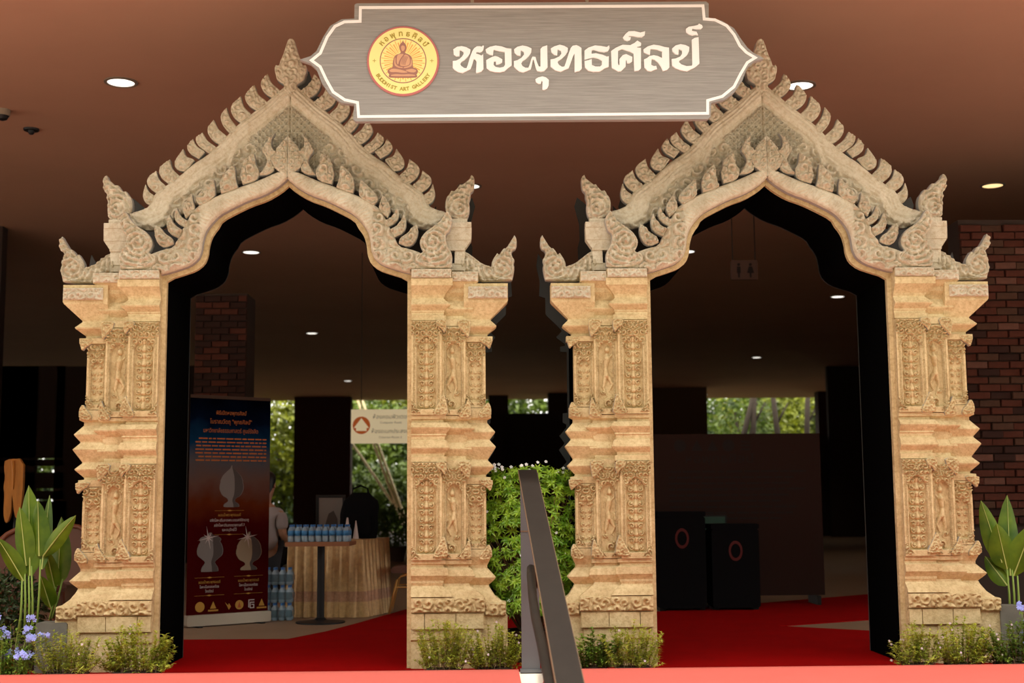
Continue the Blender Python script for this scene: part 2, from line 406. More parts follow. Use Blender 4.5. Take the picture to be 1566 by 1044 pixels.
pR = [(0.34, -3.1), (0.34, -1.2), (at(836, 1018, -.425).x, -0.425), (9, -0.425), (9, -3.1)]
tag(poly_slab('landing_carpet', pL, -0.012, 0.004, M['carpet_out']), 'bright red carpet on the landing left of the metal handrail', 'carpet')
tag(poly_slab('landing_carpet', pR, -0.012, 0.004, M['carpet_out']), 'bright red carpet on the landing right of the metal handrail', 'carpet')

# ------------------------------------------------------------------ the two temple gates
XL, XR = -1.3507, 2.0158
def L(px, py, Y=0.0):
    """left-gate pixel -> gate-local (distance from axis, height)"""
    p = at(px, py, Y); return (abs(p.x - XL) if px < 441 else p.x - XL, p.z)
def LL(pts, Y=0.0): return [((lambda p: (-(p.x - XL), p.z))(at(x, y, Y))) for x, y in pts]
def zpy(py, Y=0.0): return at(670, py, Y).z
PXM = 223.0
gate = thing('temple_gate', 'left of the two carved sandstone temple gates, beside the roll-up banner', 'gate', (XL, 0, 0))
WO = 0.835
YA, YB, YC = 0.0, 0.10, 0.13

# inner contour of the front arch (opening), bottom to apex
inner_px = [(251.6, 419.3), (270.7, 413.6), (290, 407), (303, 397), (308.5, 384), (310, 370), (314, 356), (321, 345), (336, 329), (356, 318.5), (378.6, 307.5), (404.5, 298.6), (425, 286.5), (440.5, 274)]
inner = LL(inner_px); inner[-1] = (0.0, inner[-1][1]); inner = chaikin(inner, 1, False); inner = [(WO + 0.03, LL([(251, 420)])[0][1])] + inner + [(0.0, LL([(440, 273)])[0][1])]

# --- pilasters
P1 = [(412, 15), (426, 15), (426.5, 17), (437, 17), (443, 11), (450, 5), (454, 3), (456, 3), (458, 5), (465, 13), (467, 12), (474, 4), (476, 4), (477, 3), (481, 3), (481.5, 6), (489, 6), (490, 1), (634, 1), (634.5, 6), (640, 6), (641, 2), (645, 2), (646, 8), (653, 14), (655, 13), (663, 6), (665, 7), (667, 5), (672, 4), (674, 8), (684, 12), (686, 11), (693, 4), (697, 3), (698, 7), (706, 7), (706.5, 1), (856, 1), (856.5, 5), (862, 5), (863, 2), (867, 2), (869, 8), (880, 9), (882, 7), (888, 2), (892, 2), (893, 1), (896, 0), (899, 3), (905, 11), (912, 17), (913, 9), (936, 9), (937, 8), (960, 8), (962, 5), (966, 8), (978, 8), (981, 4), (1000, 4), (1026, 4)]
P2 = [(415, 20), (431, 20), (432, 18), (440, 10), (446, 9), (452, 3), (458, 0), (462, 4), (471, 12), (473, 11), (481, 2), (486, 2), (487, 8), (497, 8), (498, 1), (634, 1), (635, 8), (640, 8), (643, 2), (647, 4), (654, 14), (656, 13), (664, 3), (676, 1), (680, 4), (686, 9), (688, 8), (697, 0), (702, 0), (704, 6), (716, 6), (717, 1), (856, 1), (857, 8), (863, 8), (864, 3), (868, 4), (872, 10), (881, 13), (884, 11), (893, 4), (897, 6), (904, 16), (914, 28), (936, 28), (937, 27), (962, 27), (963, 22), (1026, 22)]
P3 = [(433, 36), (459, 36), (462, 34), (486, 9), (488, 9), (497, 18), (499, 17), (509, 4), (512, 4), (513, 12), (521, 12), (522, 1), (622, 1), (623, 9), (638, 9), (641, 3), (646, 3), (660, 15), (662, 14), (671, 7), (673, 7), (683, 16), (685, 15), (702, 4), (704, 4), (713, 13), (715, 12), (726, 1), (729, 1), (730, 8), (740, 8), (741, 1), (840, 1), (841, 8), (852, 8), (866, 2), (870, 2), (884, 15), (887, 13), (896, 4), (901, 6), (912, 13), (921, 24), (922, 30), (942, 30), (943, 32), (1026, 32)]
def pilaster(name, prof, xin, xs, yf, yb, s):
    v = []; f = []
    for py, off in prof:
        z = max(zpy(py), ZF + .009); o = off / PXM; yy = yf - min(o * 0.85, 0.045 + 0.3 * o)
        v += [(s * xin, yb, z), (s * xin, yy, z), (s * (xs + o), yy, z), (s * (xs + o), yb, z)]
    n = len(prof)
    for i in range(n - 1):
        for a in range(4):
            b = (a + 1) % 4; q = [4 * i + a, 4 * i + b, 4 * i + 4 + b, 4 * i + 4 + a]
            f.append(q if s < 0 else q[::-1])
    f.append([0, 3, 2, 1] if s < 0 else [0, 1, 2, 3]); m = 4 * (n - 1); f.append([m, m + 1, m + 2, m + 3] if s < 0 else [m + 3, m + 2, m + 1, m])
    return mesh_obj(name, v, f, M['stone'], gate)
X1, X2, X3 = 1.075, 1.238, 1.372

PX = 1 / PXM
def dome(P, a, b, r0, r1=None, k=1.0):
    """rounded limb height from a to b (panel px)"""
    r1 = r1 or r0; a = np.array(a, float); b = np.array(b, float); ab = b - a; L2 = max(ab @ ab, 1e-9)
    t = np.clip(((P - a) @ ab) / L2, 0, 1); q = P - a - t[:, None] * ab; d = np.hypot(q[:, 0], q[:, 1]); r = r0 + (r1 - r0) * t
    return k * np.sqrt(np.clip(r * r - d * d, 0, None))
def spiral(P, c, R, sg=1, ph=0.0, turns=1.4, tube=1.5):
    dx, dy = P[:, 0] - c[0], P[:, 1] - c[1]; r = np.hypot(dx, dy); th = np.arctan2(dy, dx) * sg + ph
    best = np.zeros(len(P))
    for k in range(-1, 3):
        a = th + 2 * PI * k
        rr = R * a / (2 * PI * turns); ok = (a > 0.6) & (a < 2 * PI * turns)
        best = np.maximum(best, np.where(ok, np.sqrt(np.clip(tube ** 2 - (r - rr) ** 2, 0, None)), 0))
    return 2.6 * np.maximum(best, np.sqrt(np.clip((tube * 1.3) ** 2 - r * r, 0, None)))
def panel_hf(w, h, x0, z0, kind, s_in, niche_top=24):
    """height in metres; P is (distance from axis, z)"""
    def f(Pm, d):
        P = np.stack([(Pm[:, 0] - x0) * PXM, (Pm[:, 1] - z0) * PXM], 1); u, v = P[:, 0], P[:, 1]
        W_, H_ = w * PXM, h * PXM; cx = W_ / 2
        m = 8.0 if kind == 'plant' else (6.5 if kind == 'dancer' else 5.5)
        out = np.full(len(P), 3.2)
        du = np.minimum(u, W_ - u)
        # bead rows beside the niche
        bead = 2.4 * np.abs(np.sin(v * PI / 2.6)) * np.clip(1 - np.abs(du - 4.6) / 1.3, 0, 1)
        out = out - 2.0 * ((du > 3.0) & (du < 6.2)) * (v > 12) * (v < H_ - 22) + bead * (v > 12) * (v < H_ - 22)
        half = cx - m
        top = H_ - niche_top
        arch = top - (np.abs(u - cx) / half) ** 1.6 * half * 1.0
        nic = (np.abs(u - cx) < half) & (v > 9) & (v < arch)
        c = np.zeros(len(P)); q = np.stack([np.abs(u - cx), v], 1)
        if kind in ('plant', 'small'):
            per = 22.0 if kind == 'plant' else 20.0; k = 1.0 if kind == 'plant' else 0.72
            n = int((top - 12) / per) + 1
            for i in range(n):
                b = 14 + per * i
                c = np.maximum(c, dome(q, (0, b), (0, b + 7 * k), 4.2 * k, 2.6 * k)); c = np.maximum(c, dome(q, (0, b + 11), (0, b + 15), 2.8 * k, 3.6 * k))
                c = np.maximum(c, spiral(q, (7.2 * k, b + 2), 4.6 * k, 1, 0.6, 1.25, 1.3)); c = np.maximum(c, spiral(q, (7.0 * k, b + 12), 4.4 * k, -1, 2.2, 1.25, 1.3))
                c = np.maximum(c, dome(q, (1, b + 6), (8 * k, b + 9), 1.6, 1.0)); c = np.maximum(c, dome(q, (3, b + 16), (6.5 * k, b + 19), 1.7, 0.9))
        else:
            D = lambda a, b, r, r2=None, kk=1.0: dome(np.stack([u, v], 1), a, b, r, r2, kk)
            fig = [D((15.5, 99), (15.5, 101), 4.4, 4.2), D((15.5, 104), (15.0, 110), 2.6, 0.8), D((15.5, 94), (16, 86), 2.2, 4.6), D((16, 86), (18, 72), 5.2, 3.6), D((18, 70), (17, 60), 3.8, 5.0),
                   D((13, 87), (8, 92), 2.0, 1.7), D((8, 92), (8.5, 105), 1.7, 1.4), D((20, 87), (24, 80), 2.0, 1.6), D((24, 80), (21.5, 68), 1.7, 1.3),
                   D((14, 58), (8, 47), 3.8, 2.9), D((8, 47), (13, 36), 2.7, 1.8), D((19, 58), (22, 42), 3.9, 2.9), D((22, 42), (17, 28), 2.7, 1.7), D((13, 36), (9, 33), 1.6, 1.2), D((17, 28), (21, 25), 1.6, 1.2),
                   D((10, 70), (7, 58), 1.4, 2.2), D((7, 58), (8, 66), 1.2, 2.4)]
            for g in fig: c = np.maximum(c, g)
            uv = np.stack([u, v], 1)
            c = np.maximum(c, spiral(uv, (14, 17), 6.2, -1, 1.0, 1.3, 1.6)); c = np.maximum(c, spiral(uv, (22, 34), 3.4, 1, 1.0, 1.2, 1.2)); c = np.maximum(c, spiral(uv, (9, 24), 3.2, 1, 3.0, 1.2, 1.2))
            halo = np.abs(np.hypot(u - 15.5, v - 102) - 9.2); c = np.maximum(c, np.sqrt(np.clip(1.1 - halo ** 2, 0, None)) * 1.2)
        sw = swirl(Pm, 0.045, 2.0 + x0, 2.2, x0 + w / 2)
        out = np.where(nic, np.maximum(-7.5 + 3.0 * swirl(Pm, 0.022, 12.0, 1.6, x0 + w / 2), -6.5 + np.clip(c, 0, 6.5) * 1.9), out)
        # carved frieze above and leaves below the niche
        fr = (v >= H_ - 21) & (v < H_ - 1.5)
        lo = (~nic) & (v > arch - 1) & (v < H_ - 21) & (np.abs(u - cx) < half + 1)
        out = np.where(fr, -0.5 + 7.5 * sw, out); out = np.where(lo, 0.0 + 5.5 * sw, out)
        tri = (v < 22 - np.minimum(u, W_ - u) * 1.35) & (v > 3)
        out = np.where(tri, 0.6 + 6.8 * swirl(Pm, 0.032, 5.0, 2.0, x0 + w / 2), out)
        return out * PX
    return f

def leaf_piece(name, pts, y, m, par, s, c=0.034, amp=0.03, seed=3.):
    return relief(name, chaikin(pts, 1), hf_carved(amp, 0.014, c, seed, 0.75), 0.005, y, 0.03, m, par, s)

for s in (-1, 1):
    p1 = pilaster('front_pilaster', P1, WO + 0.03, X1, YA + 0.035, 0.12, s)
    p2 = pilaster('middle_pilaster', P2, X1 - 0.01, X2, YA + 0.075, 0.13, s)
    p3 = pilaster('outer_pilaster', P3, X2 - 0.01, X3, YA + 0.105, 0.15, s)
    for (ptop, pbot) in ((490.5, 634), (707, 856)):
        zt, zb = zpy(ptop), zpy(pbot)
        for par, xa, xb, yf, kind, dt in ((p1, WO + 0.03, X1, YA + 0.01, 'plant', 0), (p2, X1, X2, YA + 0.05, 'dancer', 8)):
            zt2 = zpy(ptop + dt); w, h = xb - xa - 0.002, zt2 - zb
            o = [(xa + 0.001, zb), (xb - 0.001, zb), (xb - 0.001, zt2), (xa + 0.001, zt2)]
            relief('carved_panel', o, panel_hf(w, h, xa, zb, kind, s), 0.0034 if kind == 'plant' else 0.0036, yf, 0.03, M['stone'], par, s, [M['stone'], M['stone']])
    for (ptop, pbot) in ((522, 622), (741, 840)):
        zt, zb = zpy(ptop), zpy(pbot)
        o = [(X2, zb), (X3 + 0.002, zb), (X3 + 0.002, zt), (X2, zt)]
        relief('carved_panel', o, panel_hf(X3 - X2, zt - zb, X2, zb, 'small', s, 26), 0.0036, YA + 0.09, 0.03, M['stone'], p3, s, [M['stone'], M['stone']])
    # corner leaves of the capitals and bases
    for (dy, dy3) in ((0, 0), (217, 219)):
        Z = lambda py: zpy(py + dy)
        Z3 = lambda py: zpy(py + dy3)
        leaf_piece('corner_leaf', [(X1 - 0.045, Z(489)), (X1 + 0.03, Z(489)), (X1 + 0.034, Z(500)), (X1 + 0.018, Z(510)), (X1, Z(503)), (X1 - 0.03, Z(500))], YA - 0.012, M['stone'], p1, s)
        leaf_piece('corner_leaf', [(X2 - 0.06, Z(488)), (X2 + 0.036, Z(488)), (X2 + 0.034, Z(502)), (X2 + 0.02, Z(517)), (X2 - 0.01, Z(509)), (X2 - 0.045, Z(501))], YA + 0.025, M['stone'], p2, s)
        leaf_piece('corner_leaf', [(X3 - 0.05, Z3(514)), (X3 + 0.05, Z3(514)), (X3 + 0.05, Z3(522)), (X3 + 0.034, Z3(533)), (X3 + 0.01, Z3(527)), (X3 - 0.03, Z3(522))], YA + 0.06, M['stone'], p3, s)
        leaf_piece('corner_leaf', [(X1 - 0.06, Z(632)), (X1 - 0.02, Z(615)), (X1 + 0.012, Z(600)), (X1 + 0.035, Z(618)), (X1 + 0.045, Z(634)), (X1 - 0.04, Z(636))], YA - 0.012, M['stone'], p1, s)
        leaf_piece('corner_leaf', [(X2 - 0.05, Z(634)), (X2 - 0.005, Z(620)), (X2 + 0.02, Z(607)), (X2 + 0.035, Z(622)), (X2 + 0.038, Z(638)), (X2 - 0.04, Z(640))], YA + 0.025, M['stone'], p2, s)
        leaf_piece('corner_leaf', [(X3 - 0.05, Z3(632)), (X3 - 0.01, Z3(622)), (X3 + 0.02, Z3(613)), (X3 + 0.042, Z3(622)), (X3 + 0.042, Z3(636)), (X3 - 0.04, Z3(640))], YA + 0.06, M['stone'], p3, s)
    # carved friezes
    def band(par, xa, xb, pt, pb, y, c, m, amp=0.016):
        o = [(xa, zpy(pb)), (xb, zpy(pb)), (xb, zpy(pt)), (xa, zpy(pt))]
        relief('carved_frieze', o, lambda P, d: 0.002 + 1.7 * amp * np.clip(d / 0.006, 0, 1) * swirl(P, c, 4.0, 1.7), 0.0048, y, 0.02, m, par, s, [m, m])
    band(p1, WO + 0.032, X2 + 0.125, 913.5, 936, YA - 0.018, 0.072, M['stone'])
    band(p3, X2 + 0.126, X3 + 0.134, 922.5, 942, YA + 0.005, 0.07, M['stone'])
    band(p1, WO + 0.032, X1 + 0.066, 412.5, 425.5, YA - 0.036, 0.055, M['stone_pale'], 0.012)
    band(p2, X1 + 0.068, X2 + 0.088, 415.5, 430, YA - 0.004, 0.055, M['stone_pale'], 0.012)
    band(p3, X2 + 0.02, X3 + 0.158, 438, 456, YA + 0.002, 0.06, M['stone_pale'], 0.014)
    # joints in the plinth: separate stone blocks below the frieze
    for bx0, bx1 in ((WO + 0.034, 0.955), (0.96, 1.165), (1.17, X2 + 0.115)):
        MB().bbox((s * bx0, YA - 0.02, zpy(961)), (s * bx1, YA + 0.03, zpy(938)), 0.003).build('plinth_block', M['stone'], p1)

    # --- front arch board with naga body
    out_px = [(430, 262), (420, 265), (398, 275), (373, 284), (346, 294), (322, 304), (304, 315), (294, 323), (284, 343), (274, 362), (266, 378), (249, 382), (232, 388), (226, 392), (200, 400), (184, 398), (183, 413), (205, 414.5), (230, 414.5), (251, 414.5)]
    o = LL(out_px); oc = inner[2:-1]
    ring = [(0.0, inner[-1][1] + 0.10), (0.03, inner[-1][1] + 0.075)] + chaikin(o, 1, False) + [(WO + 0.032, zpy(413.5))] + inner
    arch_in = inner
    def hf_arch(P, d):
        di = segdist(P, arch_in, False)
        rib = 0.55 + 0.45 * np.sin(np.clip(di / 0.105, 0, 1) * PI) ** 0.7
        lines = 0.0022 * np.sin((P[:, 0] * 0.8 - P[:, 1]) * 240 + 3 * np.sin(P[:, 0] * 40)) * (di > 0.02) * (di < 0.09)
        sc = (P[:, 0] > 0.60) * (di > 0.02)
        e = np.sqrt(1 - (1 - np.clip(d / 0.02, 0, 1)) ** 2)
        return e * (0.034 * rib + lines * 2.2 + sc * 0.045 * (swirl(P, 0.10, 6.0, 2.2) - 0.4))
    ab = relief('arch_board', ring, hf_arch, 0.0062, YA, 0.05, M['stone_pale'], gate, s)
    # raised fillet along the opening
    fpts = [(x, z) for x, z in inner[1:]]
    fo = [(x + 0.020 * (0.6 if x < .05 else 1), z + 0.024) for x, z in fpts]
    flames = [
        [(420, 204), (414, 209), (408, 216), (404, 222), (400, 231), (406, 238), (409, 247), (404, 256), (396, 268), (412, 267), (421, 259), (415, 247), (417, 239), (425, 233), (417, 228), (414.5, 220), (415.5, 211)],
        [(388.5, 234), (380, 238), (372, 247), (370, 258), (367, 267), (371, 282), (392, 277), (398, 262), (391, 252), (390, 243)],
        [(358, 252), (347.6, 259), (339, 271), (335.5, 283), (338, 296), (353, 292), (364, 287), (360, 272), (360, 261)],
        [(327, 274), (315, 284.8), (303, 297), (298, 306), (306, 315), (329, 302), (329, 287)],
        [(293.4, 297), (284, 308), (278.5, 321), (284, 334), (293, 327), (299, 319), (295, 307)],
        [(270, 317), (265.5, 330), (270, 341), (283, 348), (288, 338), (276, 331)],
        [(259, 327.5), (254, 342), (258, 357), (273, 364), (280, 352), (266, 343)],
        [(238, 344), (235.5, 358), (241, 373), (251.6, 379), (266, 373), (264, 364), (252, 357), (246, 348)]]
    for k, fp in enumerate(flames):
        relief('flame_ornament', soften(LL(fp, YA - 0.01)), hf_carved(0.060, 0.02, 0.07 if k < 4 else 0.055, 2.0 + k, 0.75), 0.0052, YA - 0.006, 0.05, M['stone_pale'], ab, s)
    # front naga head
    nh = [(192, 323.5), (187, 330), (183.4, 338), (186, 350), (188, 356), (194, 360), (193, 370), (190, 379), (184, 387), (182, 397), (184, 408), (190, 413), (225, 412), (240, 400), (233, 390), (228, 386), (232, 379), (233.8, 371), (230, 362), (223, 354), (218, 351), (207.6, 344), (199.5, 336), (196, 329)]
    nl = soften(LL(nh, YA - 0.01))
    cu = np.array(LL([(214, 372)], YA)[0])
    def hf_naga(c0):
        def f(P, d):
            e = np.sqrt(1 - (1 - np.clip(d / 0.024, 0, 1)) ** 2)
            r = np.hypot(P[:, 0] - c0[0], P[:, 1] - c0[1]); th = np.arctan2(P[:, 1] - c0[1], P[:, 0] - c0[0])
            sp_ = 0.5 + 0.5 * np.cos(2 * PI * r / 0.038 + th)
            eye = np.sqrt(np.clip(0.013 ** 2 - r ** 2, 0, None))
            g = 1 - 0.5 * np.exp(-((d - 0.02) / 0.0048) ** 2)
            return e * g * (0.014 + 0.055 * (0.5 * sp_ + 0.5 * swirl(P, 0.075, 8.0, 1.8))) + eye * 1.8
        return f
    relief('naga_head', nl, hf_naga(cu), 0.0052, YA - 0.012, 0.06, M['stone_pale'], ab, s)
    # central rosette half
    rp = LL([(441, 208), (430, 219), (423, 227), (420, 237), (413, 242), (420, 257), (430, 265), (441, 271)], YA - 0.01); rp[0] = (0.001, rp[0][1]); rp[-1] = (0.001, rp[-1][1])
    relief('apex_rosette', rp, lambda P, d: 0.045 * np.clip(d / 0.012, 0.35, 1) * (0.3 + 0.7 * swirl(P, 0.046, 9.0, 1.8, 0.0)), 0.005, YA - 0.012, 0.05, M['stone_pale'], ab, s)
    # --- pediment board behind
    ped = [(430, 137), (410, 154.5), (386, 173.5), (362, 192.5), (348, 207), (333, 224), (314, 240), (297, 250), (278, 267), (256, 283), (236, 297), (229, 316), (214, 323), (202, 325), (197, 334), (203, 346), (222, 352), (240, 352), (262, 340), (290, 322), (330, 296), (400, 268), (436, 262)]
    po = LL(ped, YB); top = LL([(443, 125), (443, 258)], YB)
    po = [(0.0, top[0][1])] + chaikin(po, 1, False) + [(0.0, top[1][1])]
    spine = LL([(443, 122), (430, 137), (410, 154.5), (386, 173.5), (362, 192.5), (348, 207), (333, 224), (314, 240), (297, 250), (278, 267), (256, 283), (236, 297), (229, 316)], YB)
    ridges = [LL(q, YB) for q in ([(441, 150), (408, 178), (385, 196), (372, 208), (363, 218), (357, 236), (350, 258)], [(344, 236), (330, 246), (306, 253), (288, 265), (272, 281), (262, 300), (252, 330)], [(330, 262), (304, 272), (290, 284), (282, 300)], [(355, 212), (346, 228), (336, 240)], [(200, 331), (225, 333), (246, 326), (262, 306)], [(204, 341), (232, 343), (256, 330)])]
    tc = LL([(443, 190)], YB)[0]
    def hf_ped(P, d):
        ds = segdist(P, spine, False)
        h = 0.010 + 0.020 * np.sqrt(np.clip(1 - ((ds - 0.062) / 0.062) ** 2, 0, 1)) + 0.0045 * np.sin(ds * 260 + 0.8 * np.sin(P[:, 0] * 24)) * (ds > 0.012) * (ds < 0.125)
        for r in ridges: h = np.maximum(h, 0.010 + np.sqrt(np.clip(0.024 ** 2 - segdist(P, r, False) ** 2, 0, None)))
        dm = np.abs(P[:, 0]) + np.abs(P[:, 1] - (tc[1] - 0.03)) * 0.8
        ty = (ds > 0.135) & (dm < 0.36)
        a = (P[:, 0] + P[:, 1]) * 19; b = (P[:, 0] - P[:, 1]) * 19
        fa = np.abs(a - np.floor(a) - .5) * 2; fb = np.abs(b - np.floor(b) - .5) * 2; rr = np.sqrt((1 - fa) ** 2 + (1 - fb) ** 2)
        ros = np.clip(1 - np.maximum(fa, fb) ** 4, 0, 1) * (0.5 + 0.5 * np.cos((1 - np.minimum(1 - fa, 1 - fb)) * 9))
        ros = np.sqrt(np.clip(1 - np.maximum(1 - fa, 1 - fb) ** 2 * 0 - np.maximum(fa, fb) ** 3, 0, 1)) * (0.55 + 0.45 * np.cos(np.hypot(fa, fb) * 8))
        h = np.where(ty, 0.012 + 0.030 * np.clip(ros, 0, 1), h)
        fill = (~ty) & (ds > 0.135)
        h = h + fill * 0.040 * (swirl(P, 0.09, 11.0, 1.9) - .3)
        return h * np.clip(d / 0.006, 0.3, 1)
    pb = relief('pediment_board', po, hf_ped, 0.0066, YB, 0.05, M['stone_pale'], gate, s)
    # crockets (flame teeth) along the roof edge
    B1, A1, T1 = np.array((427, 137.)), np.array((415, 149.6)), np.array((409.4, 112.8))
    shape = [(409.4, 112.8), (403.5, 119), (399.7, 123.8), (398.5, 129.7), (400.3, 136), (405.5, 143.4), (415, 150), (419, 153), (430, 141), (427, 137), (420, 131.5), (415.5, 127), (412.6, 121.5)]
    Mi = np.linalg.inv(np.stack([A1 - B1, T1 - B1], 1))
    teeth = [((427, 137), (415, 149.6), (409.4, 112.8)), ((408, 155), (392, 169), (389.5, 130)), ((384, 174), (368, 188), (368.4, 147.3)), ((361, 192), (351, 203.5), (346.6, 164.5)), ((346, 207), (335, 221), (327, 182.9)),
             ((331, 225), (319, 234), (309.8, 202.8)), ((311, 230), (301, 241), (295.2, 212.4)), ((295, 243), (281, 262), (280.3, 227.7)), ((275, 269), (258, 281), (260, 243.8)), ((254, 284), (239, 295), (239.3, 261.5)), ((235, 298), (230, 314), (222.8, 282))]
    for k, (B_, A_, T_) in enumerate(teeth):
        B_, A_, T_ = map(np.array, (B_, A_, T_)); Mt = np.stack([A_ - B_, T_ - B_], 1)
        q = [tuple(B_ + Mt @ (Mi @ (np.array(p) - B1))) for p in shape]
        relief('roof_crocket', soften(LL(q, YB)), hf_carved(0.038, 0.016, 0.06, 1.0 + k, 0.75), 0.0058, YB - 0.004, 0.06, M['stone_pale'], pb, s)
    # back naga on its pedestal
    bn = [(163.6, 268.6), (158.6, 273), (158.4, 283), (159.3, 292.5), (164.5, 297), (163.5, 303), (166.2, 311), (164.5, 319), (165.3, 329), (168.8, 337.6), (185, 339), (199, 330), (202.8, 321), (202.8, 310), (200.5, 302), (198, 300), (193.5, 292.8), (190, 294), (187, 292), (181, 283.3), (177, 285), (172, 279), (167, 276.4), (165, 272)]
    relief('naga_finial', soften(LL(bn, YB)), hf_naga(np.array(LL([(180, 322)], YB)[0])), 0.0055, YB - 0.004, 0.06, M['stone_pale'], pb, s)
    def pblk(a, b, c, e, y):   # a pedestal block between pixel rows: (xl, y) .. tapered
        q = LL([(a[0], a[1]), (b[0], b[1]), (c[0], c[1]), (e[0], e[1])], YB)
        mb = MB(); mb.prism([(s * x, z) for x, z in q], y, YB + 0.05); return mb.build('pedestal_block', M['stone_pale'], pb)
    pblk((168, 337), (200, 337), (200, 343), (168, 343), YB - 0.03); pblk((161.5, 343), (205, 343), (205, 351), (161.5, 351), YB - 0.045)
    pblk((161, 351), (205, 351), (205, 370), (161, 370), YB - 0.04); pblk((161, 370), (205, 370), (200, 382), (169, 382), YB - 0.035)
    pblk((170, 382), (198, 382), (198, 386), (170, 386), YB - 0.04); pblk((170.5, 386), (186, 386), (186, 406), (170.5, 406), YB - 0.03); pblk((166, 405), (215, 405), (215, 416), (166, 416), YB - 0.02)
    # outer naga with its shoulder
    on = [(96.4, 362.4), (92.6, 368.6), (92.4, 383), (100.7, 388), (99, 396), (94.7, 401), (97, 408), (94.7, 412), (96.4, 425.5), (99, 434), (160, 434), (178, 418), (178, 386), (170, 387.6), (155.9, 398), (145.5, 406), (131, 411), (130, 402), (122.5, 390), (119, 392.5), (113, 382.4), (108.6, 383), (100, 369)]
    relief('naga_finial', soften(LL(on, YC)), hf_naga(np.array(LL([(114, 412)], YC)[0])), 0.0055, YC - 0.02, 0.06, M['stone_pale'], p3, s)

    # --- lining board just inside the opening, black reveal, back board
    lin = [(x - 0.03 if x > 0.5 else max(0.0, x - 0.014), z - 0.022) for x, z in inner]
    lin[0] = (WO, inner[0][1] - 0.04); lin[-1] = (0.0, inner[-1][1] - 0.03)
    lin = [q for i, q in enumerate(lin) if i == 0 or q[0] < WO - 0.001 and q[0] >= 0]
    lo_ = [(WO, ZF + .009)] + lin
    outer = [(0.0, inner[-1][1] + 0.05)] + [(x + 0.02, z + 0.05) for x, z in inner[::-1][1:-1]] + [(WO + 0.1, inner[0][1] + 0.1), (WO + 0.1, ZF + .009)]
    lb = relief('lining_board', lo_ + outer, lambda P, d: 0.0 * d + 0.003 * np.abs(np.sin(P[:, 1] * 60)) * (P[:, 1] < 2.55), 0.02, YA + 0.06, 0.04, M['stone'], gate, s, [M['stone'], M['stone']])
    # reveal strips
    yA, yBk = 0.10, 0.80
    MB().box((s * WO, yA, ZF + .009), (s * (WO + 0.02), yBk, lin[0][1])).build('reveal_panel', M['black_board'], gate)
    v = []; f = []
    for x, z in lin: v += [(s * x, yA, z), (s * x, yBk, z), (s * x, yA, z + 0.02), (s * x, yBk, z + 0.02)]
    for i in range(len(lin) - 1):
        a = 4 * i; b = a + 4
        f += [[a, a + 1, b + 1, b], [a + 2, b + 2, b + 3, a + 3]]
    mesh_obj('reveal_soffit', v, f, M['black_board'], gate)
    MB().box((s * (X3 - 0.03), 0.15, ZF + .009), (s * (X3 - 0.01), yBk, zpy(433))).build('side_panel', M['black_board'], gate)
    # charcoal back board, cut to the same silhouette
    sil = LL([(443, 60.6), (438.8, 60.6), (430, 86), (424, 101), (418, 104), (421, 123)], YB)
    for k, (B_, A_, T_) in enumerate(teeth): sil += LL([(B_[0] + 2, B_[1] + 1), T_, (A_[0] - 7, A_[1] - 11), A_], YB)
    sil += LL([(229, 316), (203, 323), (193, 293), (181, 283), (163.6, 268.6), (158.4, 283), (165, 312), (165, 338), (161, 351), (161, 370), (170, 384)], YB)
    sil += LL([(156, 398), (131, 411), (122, 390), (108, 383), (96.4, 362.4), (92.4, 383), (97, 408), (95, 433)], YC)
    sil[0] = (0.0, sil[0][1])
    for py, off in P3: sil.append((X3 + off / PXM, max(zpy(py, 0.1), ZF)))
    sil[-1] = (sil[-1][0], ZF + .009)
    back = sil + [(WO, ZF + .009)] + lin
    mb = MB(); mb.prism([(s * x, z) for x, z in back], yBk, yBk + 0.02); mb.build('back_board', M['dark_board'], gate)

# finial at the apex (one piece)
fh = LL([(438.8, 60.6), (434.8, 72.4), (430.4, 86), (426.7, 93.6), (424.8, 100.4), (423.6, 101.7), (419.6, 100.8), (417.7, 104.8), (418, 111), (420, 117.2), (420.8, 122.8), (424.8, 126), (433, 131), (431, 138), (436, 143)], YB)
xc = LL([(442.9, 60)], YB)[0][0]
fh = [(x - xc, z) for x, z in fh]
full = fh + [(0.0, LL([(443, 150)], YB)[0][1])] + [(-x, z) for x, z in fh[::-1]]
relief('apex_finial', soften(full), hf_carved(0.036, 0.03, 0.06, 5.0, 0.65), 0.006, YB - 0.02, 0.07, M['stone_pale'], gate, 1)
gate2 = copy_tree(gate); gate2.location = (XR, 0, 0)
tag(gate2, 'right of the two carved sandstone temple gates, beside the brick pier', 'gate')

# ------------------------------------------------------------------ hanging sign
YS = -0.50
def S(px, py): p = at(px, py, YS); return (p.x, p.z)
def c8(pts): return [S(460 + x / 2.237, y / 2.237) for x, y in pts]
sc_ = at(810, 100, YS)
sign = thing('hanging_sign', 'grey wood-grain name board with white lettering hung above the gates', 'sign', (sc_.x, YS, sc_.z))
def sg(pts): return [(x - sc_.x, z - sc_.z) for x, z in pts]
so_ = [(192, 15), (1385, 9), (1394, 16), (1394, 64), (1440, 75), (1480, 100), (1503, 135), (1525, 165), (1545, 183), (1582, 203), (1548, 214), (1525, 235), (1508, 280), (1480, 320), (1445, 345), (1402, 354), (1400, 402), (1390, 410), (190, 418), (180, 410), (184, 360), (140, 354), (100, 325), (72, 285), (55, 240), (35, 220), (-2, 207), (35, 195), (55, 178), (78, 130), (102, 92), (140, 70), (184, 67), (185, 20)]
so_ = sg(c8(so_))
mb = MB(); mb.prism(so_, -0.02, 0.03)
mb.mi = [0, 1] + [1] * (len(mb.f) - 2)
mb.build('sign_board', None, sign, mats=[M['sign_wood'], M['sign_edge']])
